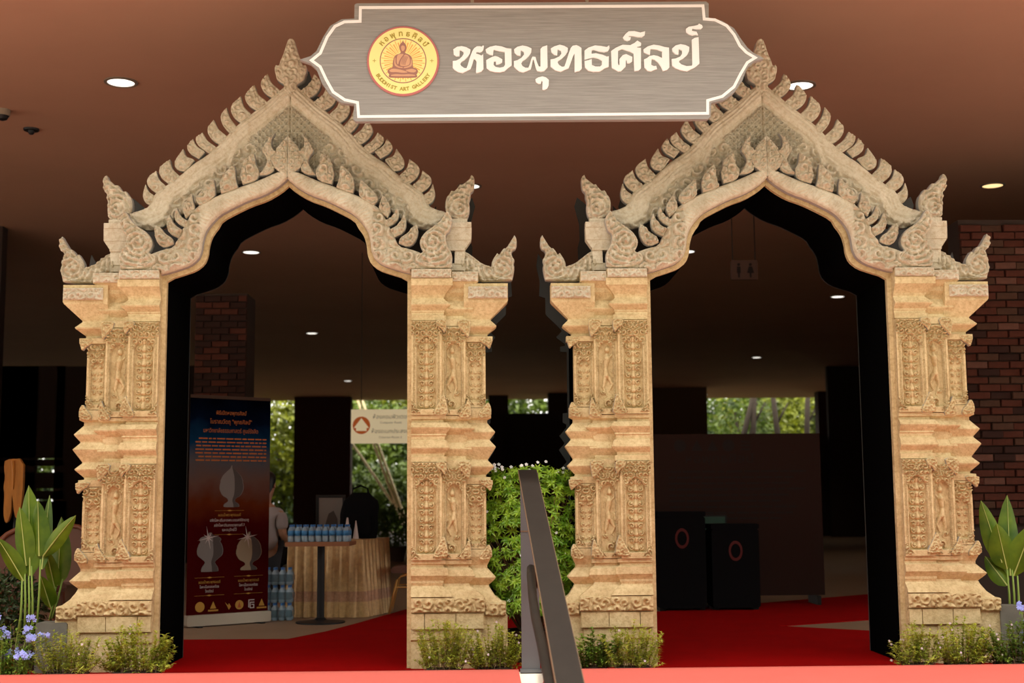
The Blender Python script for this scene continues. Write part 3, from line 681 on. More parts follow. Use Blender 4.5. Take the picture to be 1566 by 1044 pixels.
bl = [(205, 30), (1374, 24), (1378, 69), (1415, 72), (1455, 92), (1480, 122), (1500, 160), (1522, 183), (1552, 201), (1525, 218), (1503, 255), (1480, 300), (1440, 333), (1390, 347), (1390, 391), (199, 402), (195, 354), (152, 345), (112, 318), (88, 275), (68, 232), (38, 210), (68, 186), (92, 130), (118, 94), (150, 79), (204, 77)]
bl = sg(c8(bl))
def ribbon(pts, w):
    n = len(pts); o = []
    for i in range(n):
        a, b, c = Vector(pts[i - 1]), Vector(pts[i]), Vector(pts[(i + 1) % n])
        d1, d2 = (b - a).normalized(), (c - b).normalized(); n1, n2 = Vector((-d1.y, d1.x)), Vector((-d2.y, d2.x)); m = (n1 + n2).normalized(); k = w / max(m.dot(n1), 0.4)
        o.append((b + m * k / 2, b - m * k / 2))
    return o
rb = ribbon(bl, 0.019); v = []; f = []
for a, b in rb: v += [(a.x, -0.024, a.y), (b.x, -0.024, b.y), (a.x, -0.02, a.y), (b.x, -0.02, b.y)]
n = len(rb)
for i in range(n):
    a, b = 4 * i, 4 * ((i + 1) % n); f += [[a, b, b + 1, a + 1], [a, a + 2, b + 2, b], [a + 1, b + 1, b + 3, a + 3]]
mesh_obj('white_border', v, f, M['white'], sign)
G6 = lambda pts: sg([S(680 + x / 7.83, 30 + y / 7.83) for x, y in pts])
G7 = lambda pts: sg([S(880 + x / 7.83, 30 + y / 7.83) for x, y in pts])
glyphs = [
 G6([(105,375),(150,345),(205,337),(260,350),(310,378),(305,420),(280,460),(240,500),(200,525),(187,548),(200,575),(235,598),(262,600),(275,570),(300,480),(330,400),(350,365),(385,340),(420,338),(445,345),(455,330),(470,333),(465,375),(450,400),(420,412),(395,405),(375,412),(378,425),(420,440),(440,450),(462,432),(465,610),(440,640),(385,658),(375,650),(382,520),(365,495),(350,490),(330,560),(310,608),(260,635),(215,657),(160,645),(120,620),(98,595),(98,515),(140,510),(180,490),(210,460),(228,430),(225,405),(200,390),(182,385),(178,455),(140,458),(110,435)]),
 G6([(490,375),(540,345),(610,330),(680,340),(740,362),(798,368),(802,565),(760,595),(715,635),(660,648),(600,645),(540,630),(502,598),(497,505),(530,485),(570,465),(605,455),(640,465),(690,495),(688,530),(650,552),(615,558),(612,518),(590,520),(585,560),(610,585),(660,595),(705,585),(722,560),(718,408),(650,395),(585,378),(578,445),(540,440),(500,415)]),
 G6([(830,375),(870,345),(930,330),(985,340),(1038,365),(1035,410),(1010,450),(970,490),(930,515),(915,545),(930,575),(965,595),(1000,595),(1015,560),(1035,490),(1050,462),(1085,465),(1100,520),(1125,580),(1145,580),(1145,370),(1170,345),(1225,327),(1230,590),(1190,632),(1150,642),(1105,632),(1090,600),(1065,500),(1055,495),(1040,570),(1030,610),(990,630),(940,650),(890,638),(845,600),(828,580),(828,515),(870,505),(920,475),(950,435),(945,405),(910,385),(908,455),(865,445),(835,415)]),
 G6([(1085,730),(1120,710),(1170,698),(1210,710),(1245,740),(1243,800),(1225,840),(1190,858),(1168,855),(1170,760),(1158,750),(1150,785),(1120,785),(1090,765)]),
 G6([(1268,365),(1310,340),(1375,320),(1430,335),(1472,360),(1470,400),(1445,440),(1400,485),(1360,510),(1348,530),(1365,560),(1400,583),(1430,580),(1445,540),(1480,430),(1505,360),(1530,332),(1575,325),(1606,340),(1634,360),(1638,605),(1611,632),(1552,645),(1552,425),(1535,450),(1500,550),(1480,600),(1440,615),(1385,642),(1320,625),(1265,580),(1265,495),(1310,488),(1370,460),(1395,425),(1390,395),(1350,375),(1345,445),(1310,440),(1275,410)]),
 G7([(105,390),(150,355),(230,328),(300,335),(370,348),(398,328),(403,360),(385,395),(340,408),(280,400),(215,380),(190,385),(188,428),(240,422),(320,440),(370,462),(395,458),(392,585),(345,600),(285,640),(210,642),(150,630),(110,590),(105,515),(150,505),(190,492),(192,562),(235,580),(290,580),(312,560),(312,510),(260,482),(210,472),(150,485),(105,500)]),
 G7([(422,395),(480,355),(560,320),(650,325),(700,300),(735,270),(780,300),(778,330),(735,345),(730,355),(778,358),(778,600),(750,628),(698,635),(690,425),(640,400),(550,370),(505,390),(503,540),(510,565),(522,560),(522,490),(560,445),(600,432),(640,450),(675,465),(672,520),(640,540),(612,540),(608,505),(598,505),(595,580),(570,605),(540,635),(505,638),(430,595)]),
 G7([(562,235),(590,195),(630,160),(700,158),(770,175),(828,160),(822,205),(790,228),(740,228),(680,215),(630,215),(632,228),(658,230),(650,262),(615,275),(580,262)]),
 G7([(808,375),(860,340),(930,320),(1000,330),(1060,348),(1112,355),(1117,590),(1090,620),(1040,635),(1015,580),(980,530),(940,500),(905,490),(900,560),(930,575),(960,572),(970,610),(935,620),(900,638),(855,630),(820,590),(815,495),(850,480),(880,455),(930,445),(980,455),(1030,480),(1030,400),(970,378),(890,370),(885,440),(850,430),(812,410)]),
 G7([(1150,365),(1190,330),(1250,313),(1310,325),(1355,348),(1350,400),(1330,440),(1280,485),(1235,510),(1232,530),(1260,555),(1320,575),(1385,570),(1392,550),(1385,260),(1420,238),(1465,230),(1475,545),(1420,590),(1330,635),(1260,625),(1190,600),(1150,570),(1145,490),(1190,485),(1245,462),(1270,425),(1268,390),(1228,370),(1225,438),(1185,430),(1155,400)]),
 G7([(1315,130),(1350,105),(1420,95),(1455,85),(1470,68),(1505,85),(1515,110),(1495,132),(1440,132),(1390,125),(1385,155),(1440,165),(1460,205),(1430,200),(1390,208),(1350,195),(1318,170)])]
for g in glyphs: MB().prism(g, -0.034, -0.02).build('letter', M['white'], sign)
# emblem
ec = S(616.9, 95.4); ex, ez = ec[0] - sc_.x, ec[1] - sc_.z
ER = 0.240
e1 = bpy.data.objects.new('emblem', None)
disc = MB().lathe((ex, 0, ez), [(ER, -0.02), (ER, -0.030), (ER * 0.985, -0.032)], 72, 'y').build('emblem', M['emblem_red'], sign)
bpy.data.objects.remove(e1)
MB().lathe((ex, 0, ez), [(ER * 0.945, -0.031), (ER * 0.945, -0.0335)], 72, 'y').build('emblem_face', M['yellow'], disc)
def ringmesh(name, cx, cz, r0, r1, y0, y1, m, par, seg=72):
    v = []; f = []
    for i in range(seg):
        a = 2 * PI * i / seg
        for r in (r0, r1):
            for y in (y0, y1): v.append((cx + r * math.cos(a), y, cz + r * math.sin(a)))
    for i in range(seg):
        a, b = 4 * i, 4 * ((i + 1) % seg); f += [[a, a + 2, b + 2, b], [a + 1, b + 1, b + 3, a + 3], [a, b, b + 1, a + 1], [a + 2, a + 3, b + 3, b + 2]]
    return mesh_obj(name, v, f, m, par)
ringmesh('inner_circle', ex, ez, 0.149, 0.155, -0.0336, -0.035, M['emblem_brown'], disc)
mb = MB()
for k in range(48):
    a = 2 * PI * k / 48; r0, r1 = 0.062, (0.145 if k % 2 else 0.128); wd = 0.0022 if k % 2 else 0.0045
    d = (math.cos(a), math.sin(a)); p = (-d[1], d[0])
    mb.prism([(ex + d[0] * r0 - p[0] * wd * .4, ez + d[1] * r0 - p[1] * wd * .4), (ex + d[0] * r1 - p[0] * wd, ez + d[1] * r1 - p[1] * wd), (ex + d[0] * r1 + p[0] * wd, ez + d[1] * r1 + p[1] * wd), (ex + d[0] * r0 + p[0] * wd * .4, ez + d[1] * r0 + p[1] * wd * .4)], -0.035, -0.0335)
mb.build('sun_rays', M['emblem_orange'], disc)
E5 = lambda pts: sg([S(550 + x / 8.03, 30 + y / 8.03) for x, y in pts])
def epiece(name, pts, m, y): MB().prism(chaikin(E5(pts), 1), y, -0.0335).build(name, m, disc)
epiece('seated_figure', [(536, 272), (544, 300), (556, 312), (574, 335), (579, 365), (574, 400), (562, 410), (560, 432), (600, 446), (632, 468), (648, 500), (655, 560), (658, 610), (700, 622), (722, 650), (712, 680), (700, 695), (714, 718), (690, 735), (380, 735), (358, 718), (372, 695), (352, 672), (345, 650), (368, 625), (412, 610), (410, 560), (424, 490), (448, 455), (505, 436), (512, 410), (498, 398), (490, 362), (497, 330), (512, 312), (528, 300)], M['emblem_brown'], -0.0362)
epiece('figure_face', [(512, 350), (535, 338), (558, 350), (560, 382), (540, 410), (526, 408), (514, 385)], M['emblem_tan'], -0.0372)
epiece('figure_chest', [(470, 452), (520, 442), (548, 446), (520, 480), (488, 530), (478, 575), (462, 560), (458, 500)], M['emblem_tan'], -0.0372)
epiece('figure_robe', [(560, 448), (600, 462), (622, 500), (620, 570), (580, 592), (520, 592), (498, 580), (508, 530), (535, 480)], M['emblem_tan'], -0.0370)
for k in range(4):
    epiece('robe_fold', [(548 + k * 15, 462 + k * 4), (553 + k * 15, 466 + k * 4), (530 + k * 14, 520 + k * 6), (518 + k * 14, 575 + k * 3), (513 + k * 14, 575 + k * 3), (523 + k * 14, 518 + k * 6)], M['emblem_brown'], -0.0378)
epiece('figure_arm', [(432, 495), (446, 488), (444, 560), (480, 596), (535, 606), (535, 618), (470, 610), (428, 580)], M['emblem_tan'], -0.0372)
epiece('figure_arm', [(632, 500), (643, 510), (648, 590), (600, 612), (545, 620), (545, 606), (600, 592), (630, 570)], M['emblem_tan'], -0.0372)
epiece('figure_leg', [(362, 645), (410, 622), (480, 630), (560, 650), (600, 668), (540, 676), (450, 664), (390, 668)], M['emblem_tan'], -0.0372)
epiece('figure_leg', [(705, 645), (655, 624), (600, 632), (560, 642), (620, 668), (680, 670)], M['emblem_tan'], -0.0372)
epiece('figure_base', [(385, 700), (450, 690), (535, 695), (620, 690), (690, 700), (680, 716), (395, 716)], M['emblem_tan'], -0.0372)
# writing
def text_mesh(body, size, extr=0.0, bold=0.0):
    c = bpy.data.curves.new('t', 'FONT'); c.body = body; c.size = size; c.align_x = 'CENTER'; c.align_y = 'BOTTOM_BASELINE'; c.extrude = extr; c.resolution_u = 2; c.offset = bold
    o = bpy.data.objects.new('t', c); COL.objects.link(o); bpy.context.view_layer.update()
    me = bpy.data.meshes.new_from_object(o.evaluated_get(bpy.context.evaluated_depsgraph_get()))
    bpy.data.objects.remove(o); bpy.data.curves.remove(c)
    return me
def text_obj(name, body, size, m, par, loc, rot=0.0, sx=1.0, extr=0.0008, bold=0.0):
    me = text_mesh(body, size, extr, bold); me.name = name
    if not me.materials: me.materials.append(m)
    else: me.materials[0] = m
    o = bpy.data.objects.new(name, me); COL.objects.link(o); o.parent = par
    o.matrix_local = Matrix.Translation(loc) @ Matrix.Rotation(rot, 4, 'Y') @ Matrix.Rotation(PI / 2, 4, 'X') @ Matrix.Diagonal((sx, 1, 1, 1))
    return o
for ch, a in zip(['ห', 'อ', 'พุ', 'ท', 'ธ', 'ศิ', 'ล', 'ป์'], [-50, -37, -22, -5, 10, 24, 38, 52]):
    t = math.radians(a); r = 0.171
    text_obj('emblem_letter', ch, 0.052, M['emblem_olive'], disc, (ex + r * math.sin(t), -0.0345, ez + r * math.cos(t)), t, bold=0.0014)
word = 'BUDDHIST ART GALLERY'
for i, ch in enumerate(word):
    if ch == ' ': continue
    t = math.radians(-59 + 118 * i / (len(word) - 1)); r = 0.205
    text_obj('emblem_letter', ch, 0.034, M['emblem_olive'], disc, (ex + r * math.sin(t), -0.0345, ez - r * math.cos(t)), -t, bold=0.0012)
for sx in (-1, 1):
    c = (ex + sx * 0.191, ez); mb = MB()
    mb.prism([(c[0] - .012, c[1] - .0015), (c[0] + .012, c[1] - .0015), (c[0] + .012, c[1] + .0015), (c[0] - .012, c[1] + .0015)], -0.035, -0.0335)
    mb.prism([(c[0] - .0015, c[1] - .012), (c[0] + .0015, c[1] - .012), (c[0] + .0015, c[1] + .012), (c[0] - .0015, c[1] + .012)], -0.035, -0.0335)
    mb.build('emblem_cross', M['emblem_olive'], disc)
for px in (722, 898):
    x = S(px, 5)[0] - sc_.x; z0 = so_[0][1] - 0.03
    MB().box((x - 0.011, 0.0, z0), (x + 0.011, 0.022, ZC - sc_.z)).build('hanger_rod', M['alu'], sign)

# ------------------------------------------------------------------ handrail
hr = thing('handrail', 'dark bronze stair handrail sloping towards the viewer between the gates', 'handrail', (0.16, -0.5, 0))
Yp = -0.5
pa = at(806.5, 718, Yp); pbm = at(872, 1044, -3.45)
d = (pbm - pa); wv = Vector((1, 0, 0)) * 0.0575
side = d.cross(Vector((1, 0, 0))).normalized(); side = side if side.z > 0 else -side
hl = Vector(hr.location)
def slope_box(name, x0, x1, t0, t1, th, m, down=0.0):
    a = pa + d * t0 - hl - side * down; b = pa + d * t1 - hl - side * down
    v = []
    for p in (a, b):
        for xx in (x0, x1):
            v += [tuple(p + Vector((xx, 0, 0))), tuple(p + Vector((xx, 0, 0)) - side * th)]
    f = [[0, 2, 3, 1], [4, 5, 7, 6], [0, 4, 6, 2], [1, 3, 7, 5], [0, 1, 5, 4], [2, 6, 7, 3]]
    return mesh_obj(name, v, f, m, hr)
slope_box('top_plate', -0.0575, 0.0575, 0, 1.45, 0.012, M['rail'])
slope_box('plate_edge', -0.0605, -0.0575, 0, 1.45, 0.02, M['rail_edge'])
slope_box('plate_edge', 0.0575, 0.0605, 0, 1.45, 0.02, M['rail_edge'])
slope_box('under_bar', -0.045, 0.02, 0.01, 1.45, 0.05, M['rail'], 0.012)
q0 = at(798, 1018, Yp); q1 = at(826, 1018, Yp)
zt = pa.z - 0.02
MB().box((q0.x - hl.x, 0.0, 0.01), (q1.x - hl.x, 0.03, zt)).build('post', M['rail_post'], hr)
MB().box((q0.x - hl.x - 0.01, -0.02, -0.006), (q1.x - hl.x + 0.015, 0.06, 0.012)).build('base_plate', M['rail_post'], hr)
MB().box((q0.x - hl.x - 0.002, -0.004, at(800, 812, Yp).z - 0.004), (q1.x - hl.x, 0.0, at(800, 812, Yp).z + 0.004)).build('weld_seam', M['rail_edge'], hr)
tp = [at(820, 893, -0.56), at(817, 876, -0.60), at(812, 869, -0.70), at(812, 880, -0.92), at(815, 915, -1.4), at(820, 948, -1.9), at(829, 985, -2.5), at(841, 1044, -3.2), at(855, 1110, -3.9)]
MB().tube([p - hl for p in tp], 0.026, 12).build('grab_tube', M['rail'], hr, True)
MB().tube([at(820, 897, -0.48) - hl, at(820, 893, -0.58) - hl], 0.012, 8).build('tube_bracket', M['rail'], hr, True)

# ------------------------------------------------------------------ plants
def leaf(mb, p, d, L_, W_, up=None, bend=0.25):
    p = Vector(p); d = Vector(d).normalized()
    up = up or Vector((0, 0, 1)); sd = d.cross(up)
    if sd.length < 1e-3: sd = Vector((1, 0, 0))
    sd.normalize(); nn = sd.cross(d)
    n = len(mb.v); mid = p + d * L_ * 0.45 + nn * L_ * 0.06
    tip = p + d * L_ - nn * L_ * bend
    mb.v += [tuple(p), tuple(mid + sd * W_ / 2 + nn * W_ * .15), tuple(tip), tuple(mid - sd * W_ / 2 + nn * W_ * .15), tuple(mid)]
    mb.face([n, n + 1, n + 4]); mb.face([n + 1, n + 2, n + 4]); mb.face([n + 2, n + 3, n + 4]); mb.face([n + 3, n, n + 4])
def flower(mb, p, r, nrm, pet=5):
    p = Vector(p); nrm = Vector(nrm).normalized(); a = nrm.cross(Vector((0.3, 0.2, 1))).normalized(); b = nrm.cross(a)
    for k in range(pet):
        t = 2 * PI * k / pet; dd = a * math.cos(t) + b * math.sin(t); e = a * math.cos(t + .5) + b * math.sin(t + .5); g = a * math.cos(t - .5) + b * math.sin(t - .5)
        n = len(mb.v); mb.v += [tuple(p), tuple(p + g * r * .75 + nrm * r * .1), tuple(p + dd * r), tuple(p + e * r * .75 + nrm * r * .1)]
        mb.face([n, n + 1, n + 2, n + 3])
rnd = random.Random(3)
def herb(label, pxl, pxr, pyt, Y, stems=90, lm='leaf_herb', fl_m='petal_lilac', nfl=8, leafL=0.026, leafW=0.008, lean=0.5, group=None, z0=ZF, spacing=0.018):
    a = at(pxl, 1000, Y); b = at(pxr, 1000, Y); top = at((pxl + pxr) / 2, pyt, Y).z
    cx, w = (a.x + b.x) / 2, (b.x - a.x) / 2; h = top - z0
    t = thing('low_shrub', label, 'plant', (cx, Y, z0), 0, group)
    MB().bbox((-w * .6, -0.05, 0), (w * .6, 0.07, 0.045), 0.008).build('planter_box', M['soil_box'], t)
    st = MB(); lf = MB(); fm = MB()
    for i in range(stems):
        bx = rnd.uniform(-.65, .65) * w; by = rnd.uniform(-.06, .06)
        ang = rnd.uniform(0, 2 * PI); ln = rnd.random() ** .6 * lean
        ex_ = bx + (bx / (w * .65) * .38 * w) + math.cos(ang) * ln * 0.10; ey = by + math.sin(ang) * ln * 0.16 - 0.02
        hh = h * rnd.uniform(0.25, 1.0) * (1.0 - 0.25 * abs(ex_) / w)
        p0 = Vector((bx, by, 0.03)); p1 = Vector(((bx + ex_) / 2, (by + ey) / 2, hh * .62)); p2 = Vector((ex_, ey, hh))
        pts = [p0 * (1 - q) ** 2 + p1 * 2 * q * (1 - q) + p2 * q * q for q in (0, .33, .66, 1)]
        st.tube(pts, [0.002, 0.0016, 0.0012, 0.0007], 3)
        L_ = (p2 - p0).length; k = max(5, int(L_ / spacing))
        for j in range(k):
            q = (j + rnd.random()) / k * .85 + .15; p = p0 * (1 - q) ** 2 + p1 * 2 * q * (1 - q) + p2 * q * q
            for _ in range(4):
                an = rnd.uniform(0, 2 * PI); dd = Vector((math.cos(an), math.sin(an), rnd.uniform(.1, 1.1)))
                leaf(lf, p, dd, leafL * rnd.uniform(.7, 1.4), leafW * rnd.uniform(.9, 1.6))
        if i < nfl: flower(fm, p2 + Vector((0, -.01, .006)), 0.009, (rnd.uniform(-.5, .5), -1, .4))
    st.build('stems', M['twig'], t); o = lf.build('foliage', M[lm], t); o['kind'] = 'stuff'
    if nfl: q = fm.build('blossoms', M[fl_m], t); q['kind'] = 'stuff'
    return t
herb('low feathery yellow-green shrub with lilac specks, next to the blue flowers at left', 45, 155, 955, -0.27, 90, nfl=16)
herb('taller bushy light green shrub in front of the left pillar, next to the opening', 150, 268, 946, -0.26, 95, nfl=5, leafL=0.03, leafW=0.011)
herb('feathery light green shrub at the foot of the pillar left of the handrail', 634, 722, 938, -0.27, 80, nfl=6, leafL=0.034, leafW=0.007)
herb('bushy green shrub with lilac specks close to the left of the handrail post', 712, 800, 950, -0.25, 95, nfl=14, leafL=0.026, leafW=0.01)
herb('dark broad-leaved little shrub just right of the handrail', 872, 940, 958, -0.24, 60, 'leaf_herb2', nfl=7, leafL=0.03, leafW=0.016)
herb('feathery pale green shrub in front of the pillar right of the handrail', 925, 1012, 945, -0.27, 80, nfl=4, leafL=0.036, leafW=0.007)
herb('light green shrub at the inner foot of the rightmost pillar', 1368, 1440, 945, -0.27, 80, nfl=8, leafL=0.028, leafW=0.008)
herb('green shrub with lilac blossoms in front of the middle of the rightmost pillar', 1432, 1512, 936, -0.26, 90, nfl=18, leafL=0.028, leafW=0.009)
herb('deep green shrub with lilac blossoms at the right end of the row', 1505, 1600, 945, -0.25, 90, 'leaf_herb2', nfl=16, leafL=0.028, leafW=0.011)

def plumbago(label, pxc, pyt, Y, w, n=60, nf=26):
    c = at(pxc, 1000, Y); h = at(pxc, pyt, Y).z - ZF
    t = thing('flowering_shrub', label, 'plant', (c.x, Y, ZF))
    MB().bbox((-w * .5, -0.05, 0), (w * .5, 0.07, 0.04), 0.01).build('planter_box', M['soil_box'], t)
    st = MB(); lf = MB(); fm = MB()
    for i in range(n):
        bx, by = rnd.uniform(-.6, .6) * w, rnd.uniform(-.06, .06); tx, ty, tz = bx * 1.5 + rnd.uniform(-.05, .05), by + rnd.uniform(-.1, .06), h * rnd.uniform(.3, .97)
        p0, p2 = Vector((bx, by, .02)), Vector((tx, ty, tz)); st.tube([p0, (p0 + p2) / 2 + Vector((0, 0, .03)), p2], [.0022, .0018, .001], 3)
        for j in range(22):
            q = rnd.uniform(.1, 1); p = p0.lerp(p2, q); an = rnd.uniform(0, 2 * PI)
            leaf(lf, p, (math.cos(an), math.sin(an), rnd.uniform(-.2, .8)), rnd.uniform(.03, .048), rnd.uniform(.013, .019))
        if i < nf:
            for k in range(6):
                flower(fm, p2 + Vector((rnd.uniform(-.028, .028), rnd.uniform(-.03, 0), rnd.uniform(-.005, .028))), 0.017, (rnd.uniform(-.6, .6), -1, rnd.uniform(0, .8)))
    st.build('stems', M['stem'], t); o = lf.build('foliage', M['leaf_herb2'], t); o['kind'] = 'stuff'; q = fm.build('blossoms', M['blue'], t); q['kind'] = 'stuff'
plumbago('shrub with clusters of pale blue flowers at the bottom left corner', 18, 938, -0.30, 0.19)
plumbago('shrub with a few blue flowers at the right edge of the picture', 1585, 925, -0.20, 0.11, 40, 14)

# big leafy bush between the gates
bc = at(811, 900, 0.38)
bush = thing('leafy_bush', 'dense bright green leafy bush with tiny white flowers, standing between the gates', 'bush', (bc.x, 0.42, ZF))
MB().lathe((0, 0, 0), [(.14, 0), (.19, .2), (.2, .22), (.18, .22), (.17, .20)], 20).build('pot', M['soil_box'], bush)
st = MB(); lf = MB(); fm = MB()
zt = at(811, 716, 0.3).z - ZF; zb = at(811, 935, 0.3).z - ZF
for i in range(620):
    u = rnd.uniform(-1, 1); vv = rnd.random(); th = rnd.uniform(PI * .95, PI * 2.05)
    z = zb + (zt - zb) * vv; prof = 0.34 * (1 - 0.10 * (2 * vv - 1.1) ** 2) * (0.72 + 0.28 * min(1, vv / 0.35))
    rr = math.sqrt(rnd.random() * .6 + .4)
    x = u * prof; y = -0.27 * math.sqrt(max(0, 1 - u * u * .75)) * rr * rnd.uniform(.65, 1.05)
    z += rnd.uniform(-.03, .015) - 0.05 * u * u * (vv > .9)
    c = Vector((x, y, z)); od = Vector((u * .7, -1, .55 + .4 * vv)).normalized()
    for k in range(8):
        an = 2 * PI * k / 8 + rnd.uniform(-.3, .3); a = od.cross(Vector((0, 0, 1))).normalized(); b = od.cross(a)
        dd = (a * math.cos(an) + b * math.sin(an)) * 1.0 + od * rnd.uniform(.2, .8)
        leaf(lf, c, dd, rnd.uniform(.035, .058), rnd.uniform(.013, .019), od, 0.3)
    if i % 6 == 0: st.tube([(x * .12, 0, 0.15), (x * .5, y * .4, z * .65), (x, y, z)], [.007, .004, .0018], 5)
    if vv > .93 and i % 3 == 0 or i % 60 == 0: flower(fm, c + od * .03 + Vector((0, 0, .03)), .013, (rnd.uniform(-.5, .5), -1, .6))
for i in range(70):   # crown sprigs
    x = rnd.uniform(-.3, .3); y = rnd.uniform(-.2, .05); z = zt - 0.03 + rnd.uniform(-.02, .02) - .25 * x * x
    for k in range(6):
        an = rnd.uniform(0, 2 * PI); leaf(lf, (x, y, z), (math.cos(an), math.sin(an), rnd.uniform(.5, 1.6)), rnd.uniform(.03, .05), .016)
    if x < -.0 and i % 7 == 0:
        st.tube([(x, y, z), (x + .01, y, z + .05)], .0012, 3); flower(fm, (x + .01, y, z + .055), .014, (.2, -1, .5))
st.build('branches', M['twig'], bush); o = lf.build('foliage', M['leaf_bush'], bush); o['kind'] = 'stuff'; o = fm.build('blossoms', M['petal_white'], bush); o['kind'] = 'stuff'

# canna plants: every blade is a part
def blade(parent, base, tip, width, Y, sag=0.0, twist=0.0, yt=None, color='leaf_canna'):
    """a broad leaf from pixel base to pixel tip; width in px"""
    b = at(base[0], base[1], Y); t = at(tip[0], tip[1], yt if yt is not None else Y - 0.05)
    o = Vector(parent.location); b = b - o; t = t - o; ax = t - b; L_ = ax.length
    sd = ax.cross(Vector((0, 1, 0))).normalized(); sd = (sd + Vector((0, twist, 0))).normalized(); nn = sd.cross(ax.normalized())
    n = 9; w = width / 225.0; v = []; f = []
    for i in range(n):
        q = i / (n - 1); ww = w * (math.sin(PI * min(1, q ** .75 * .97 + .03)) ** .8) * .5 + .004
        if i == n - 1: ww = 0.001
        c = b + ax * q + Vector((0, 0, sag * math.sin(PI * q) * L_)) + nn * 0.0
        fold = ww * .35
        v += [tuple(c - sd * ww + nn * fold), tuple(c - sd * ww * .5 + nn * fold * .35), tuple(c), tuple(c + sd * ww * .5 + nn * fold * .35), tuple(c + sd * ww + nn * fold)]
    for i in range(n - 1):
        for k in range(4): a = 5 * i + k; f.append([a, a + 1, a + 6, a + 5])
    l = mesh_obj('leaf_blade', v, f, M[color], parent, True)
    mb = MB(); mb.tube([Vector(v[5 * i + 2]) - Vector((0, .003, 0)) for i in range(n)], [.0045 * (1 - i / n) + .0008 for i in range(n)], 5); mb.build('midrib', M['midrib'], l)
def stalk(parent, a, b, Y, r=0.009):
    o = Vector(parent.location); p, q = at(a[0], a[1], Y) - o, at(b[0], b[1], Y) - o
    MB().tube([p, p.lerp(q, .5) + Vector((.004, 0, 0)), q], [r, r * .85, r * .6], 7).build('stalk', M['stem'], parent, True)
Yc = 0.22
c = at(48, 940, Yc); k1 = thing('canna_plant', 'tall canna with broad upright leaves, foremost at far left', 'plant', (c.x, Yc, ZF))
for bs, tp_, wd, yt in (((46, 880), (44, 742), 40, .25), ((40, 865), (30, 775), 30, .18), ((36, 888), (-4, 822), 26, .12), ((66, 850), (116, 788), 24, .05), ((60, 850), (58, 765), 30, .22), ((64, 870), (76, 757), 18, .35)):
    blade(k1, bs, tp_, wd, Yc, 0.02, 0.1, yt)
for a, b in (((30, 965), (34, 880)), ((38, 965), (38, 870)), ((44, 965), (44, 880)), ((50, 965), (48, 865)), ((56, 965), (62, 855))): stalk(k1, a, b, Yc)
MB().lathe((0, 0, 0), [(.09, 0), (.12, .15), (.13, .17), (.1, .17)], 18).build('pot', M['soil_box'], k1)
c = at(84, 935, Yc + .2); k2 = thing('canna_plant', 'smaller darker canna beside the outer edge of the left gate', 'plant', (c.x, Yc + .2, ZF))
for bs, tp_, wd, yt in (((88, 895), (94, 790), 34, .4), ((84, 900), (70, 838), 22, .3), ((78, 930), (62, 880), 26, .3)): blade(k2, bs, tp_, wd, Yc + .2, 0.0, 0.2, yt)
for a, b in (((76, 948), (86, 895)), ((80, 945), (96, 885))): stalk(k2, a, b, Yc + .2)
MB().lathe((0, 0, 0), [(.08, 0), (.1, .14), (.11, .16), (.09, .16)], 18).build('pot', M['soil_box'], k2)
c = at(1548, 930, Yc); k3 = thing('canna_plant', 'broad-leaved canna at the right edge, beside the brick pier', 'plant', (c.x, Yc, ZF))
for bs, tp_, wd, yt in (((1545, 880), (1540, 757), 34, .3), ((1532, 860), (1500, 765), 30, .2), ((1540, 870), (1524, 800), 38, .15), ((1550, 880), (1580, 800), 40, .1), ((1540, 895), (1506, 850), 26, .3)):
    blade(k3, bs, tp_, wd, Yc, 0.0, 0.1, yt)
for a, b in (((1545, 945), (1540, 870)), ((1552, 945), (1548, 870)), ((1558, 945), (1556, 880))): stalk(k3, a, b, Yc)
MB().lathe((0, 0, 0), [(.09, 0), (.12, .13), (.13, .15), (.1, .15)], 18).build('pot', M['soil_box'], k3)
# stone blocks by the pillars
for pa_, pb_, lab in (((56, 952), (102, 1012), 'weathered grey stone block beside the left pillar base'), ((1528, 926), (1566, 1000), 'weathered grey stone block beside the right pillar base')):
    a, b = at(*pa_, 0.02), at(*pb_, 0.02)
    tag(MB().bbox((a.x, 0.0, ZF), (b.x, 0.16, a.z), 0.01).build('stone_block', M['grey_box']), lab, 'block')

def bushlump(t, center, rad, n, lm, size, seed, flat=1.0):
    n = int(n * 1.7)
    r2 = random.Random(seed); lf = MB()
    for i in range(n):
        d = Vector((r2.gauss(0, 1), r2.gauss(0, 1), r2.gauss(0, 1))).normalized(); rr = r2.uniform(.55, 1.0)
        p = Vector(center) + Vector((d.x * rad[0], d.y * rad[1], d.z * rad[2])) * rr
        e = (d + Vector((r2.uniform(-1, 1), r2.uniform(-1, 1), r2.uniform(-.8, .6)))).normalized()
        leaf(lf, p, e, size * r2.uniform(.7, 1.4), size * .45 * r2.uniform(.7, 1.2), d)
    o = lf.build('foliage', M[lm], t); o['kind'] = 'stuff'; return o
c = at(12, 915, 0.9); t = thing('dark_shrub', 'dark glossy shrub in the shade behind the far left canna', 'plant', (c.x, .9, ZF))
bushlump(t, (0, 0, .32), (.30, .25, .33), 700, 'leaf_dark', .06, 5)
MB().tube([(0, 0, 0), (0, 0, .3)], .015, 6).build('stem', M['bark'], t)

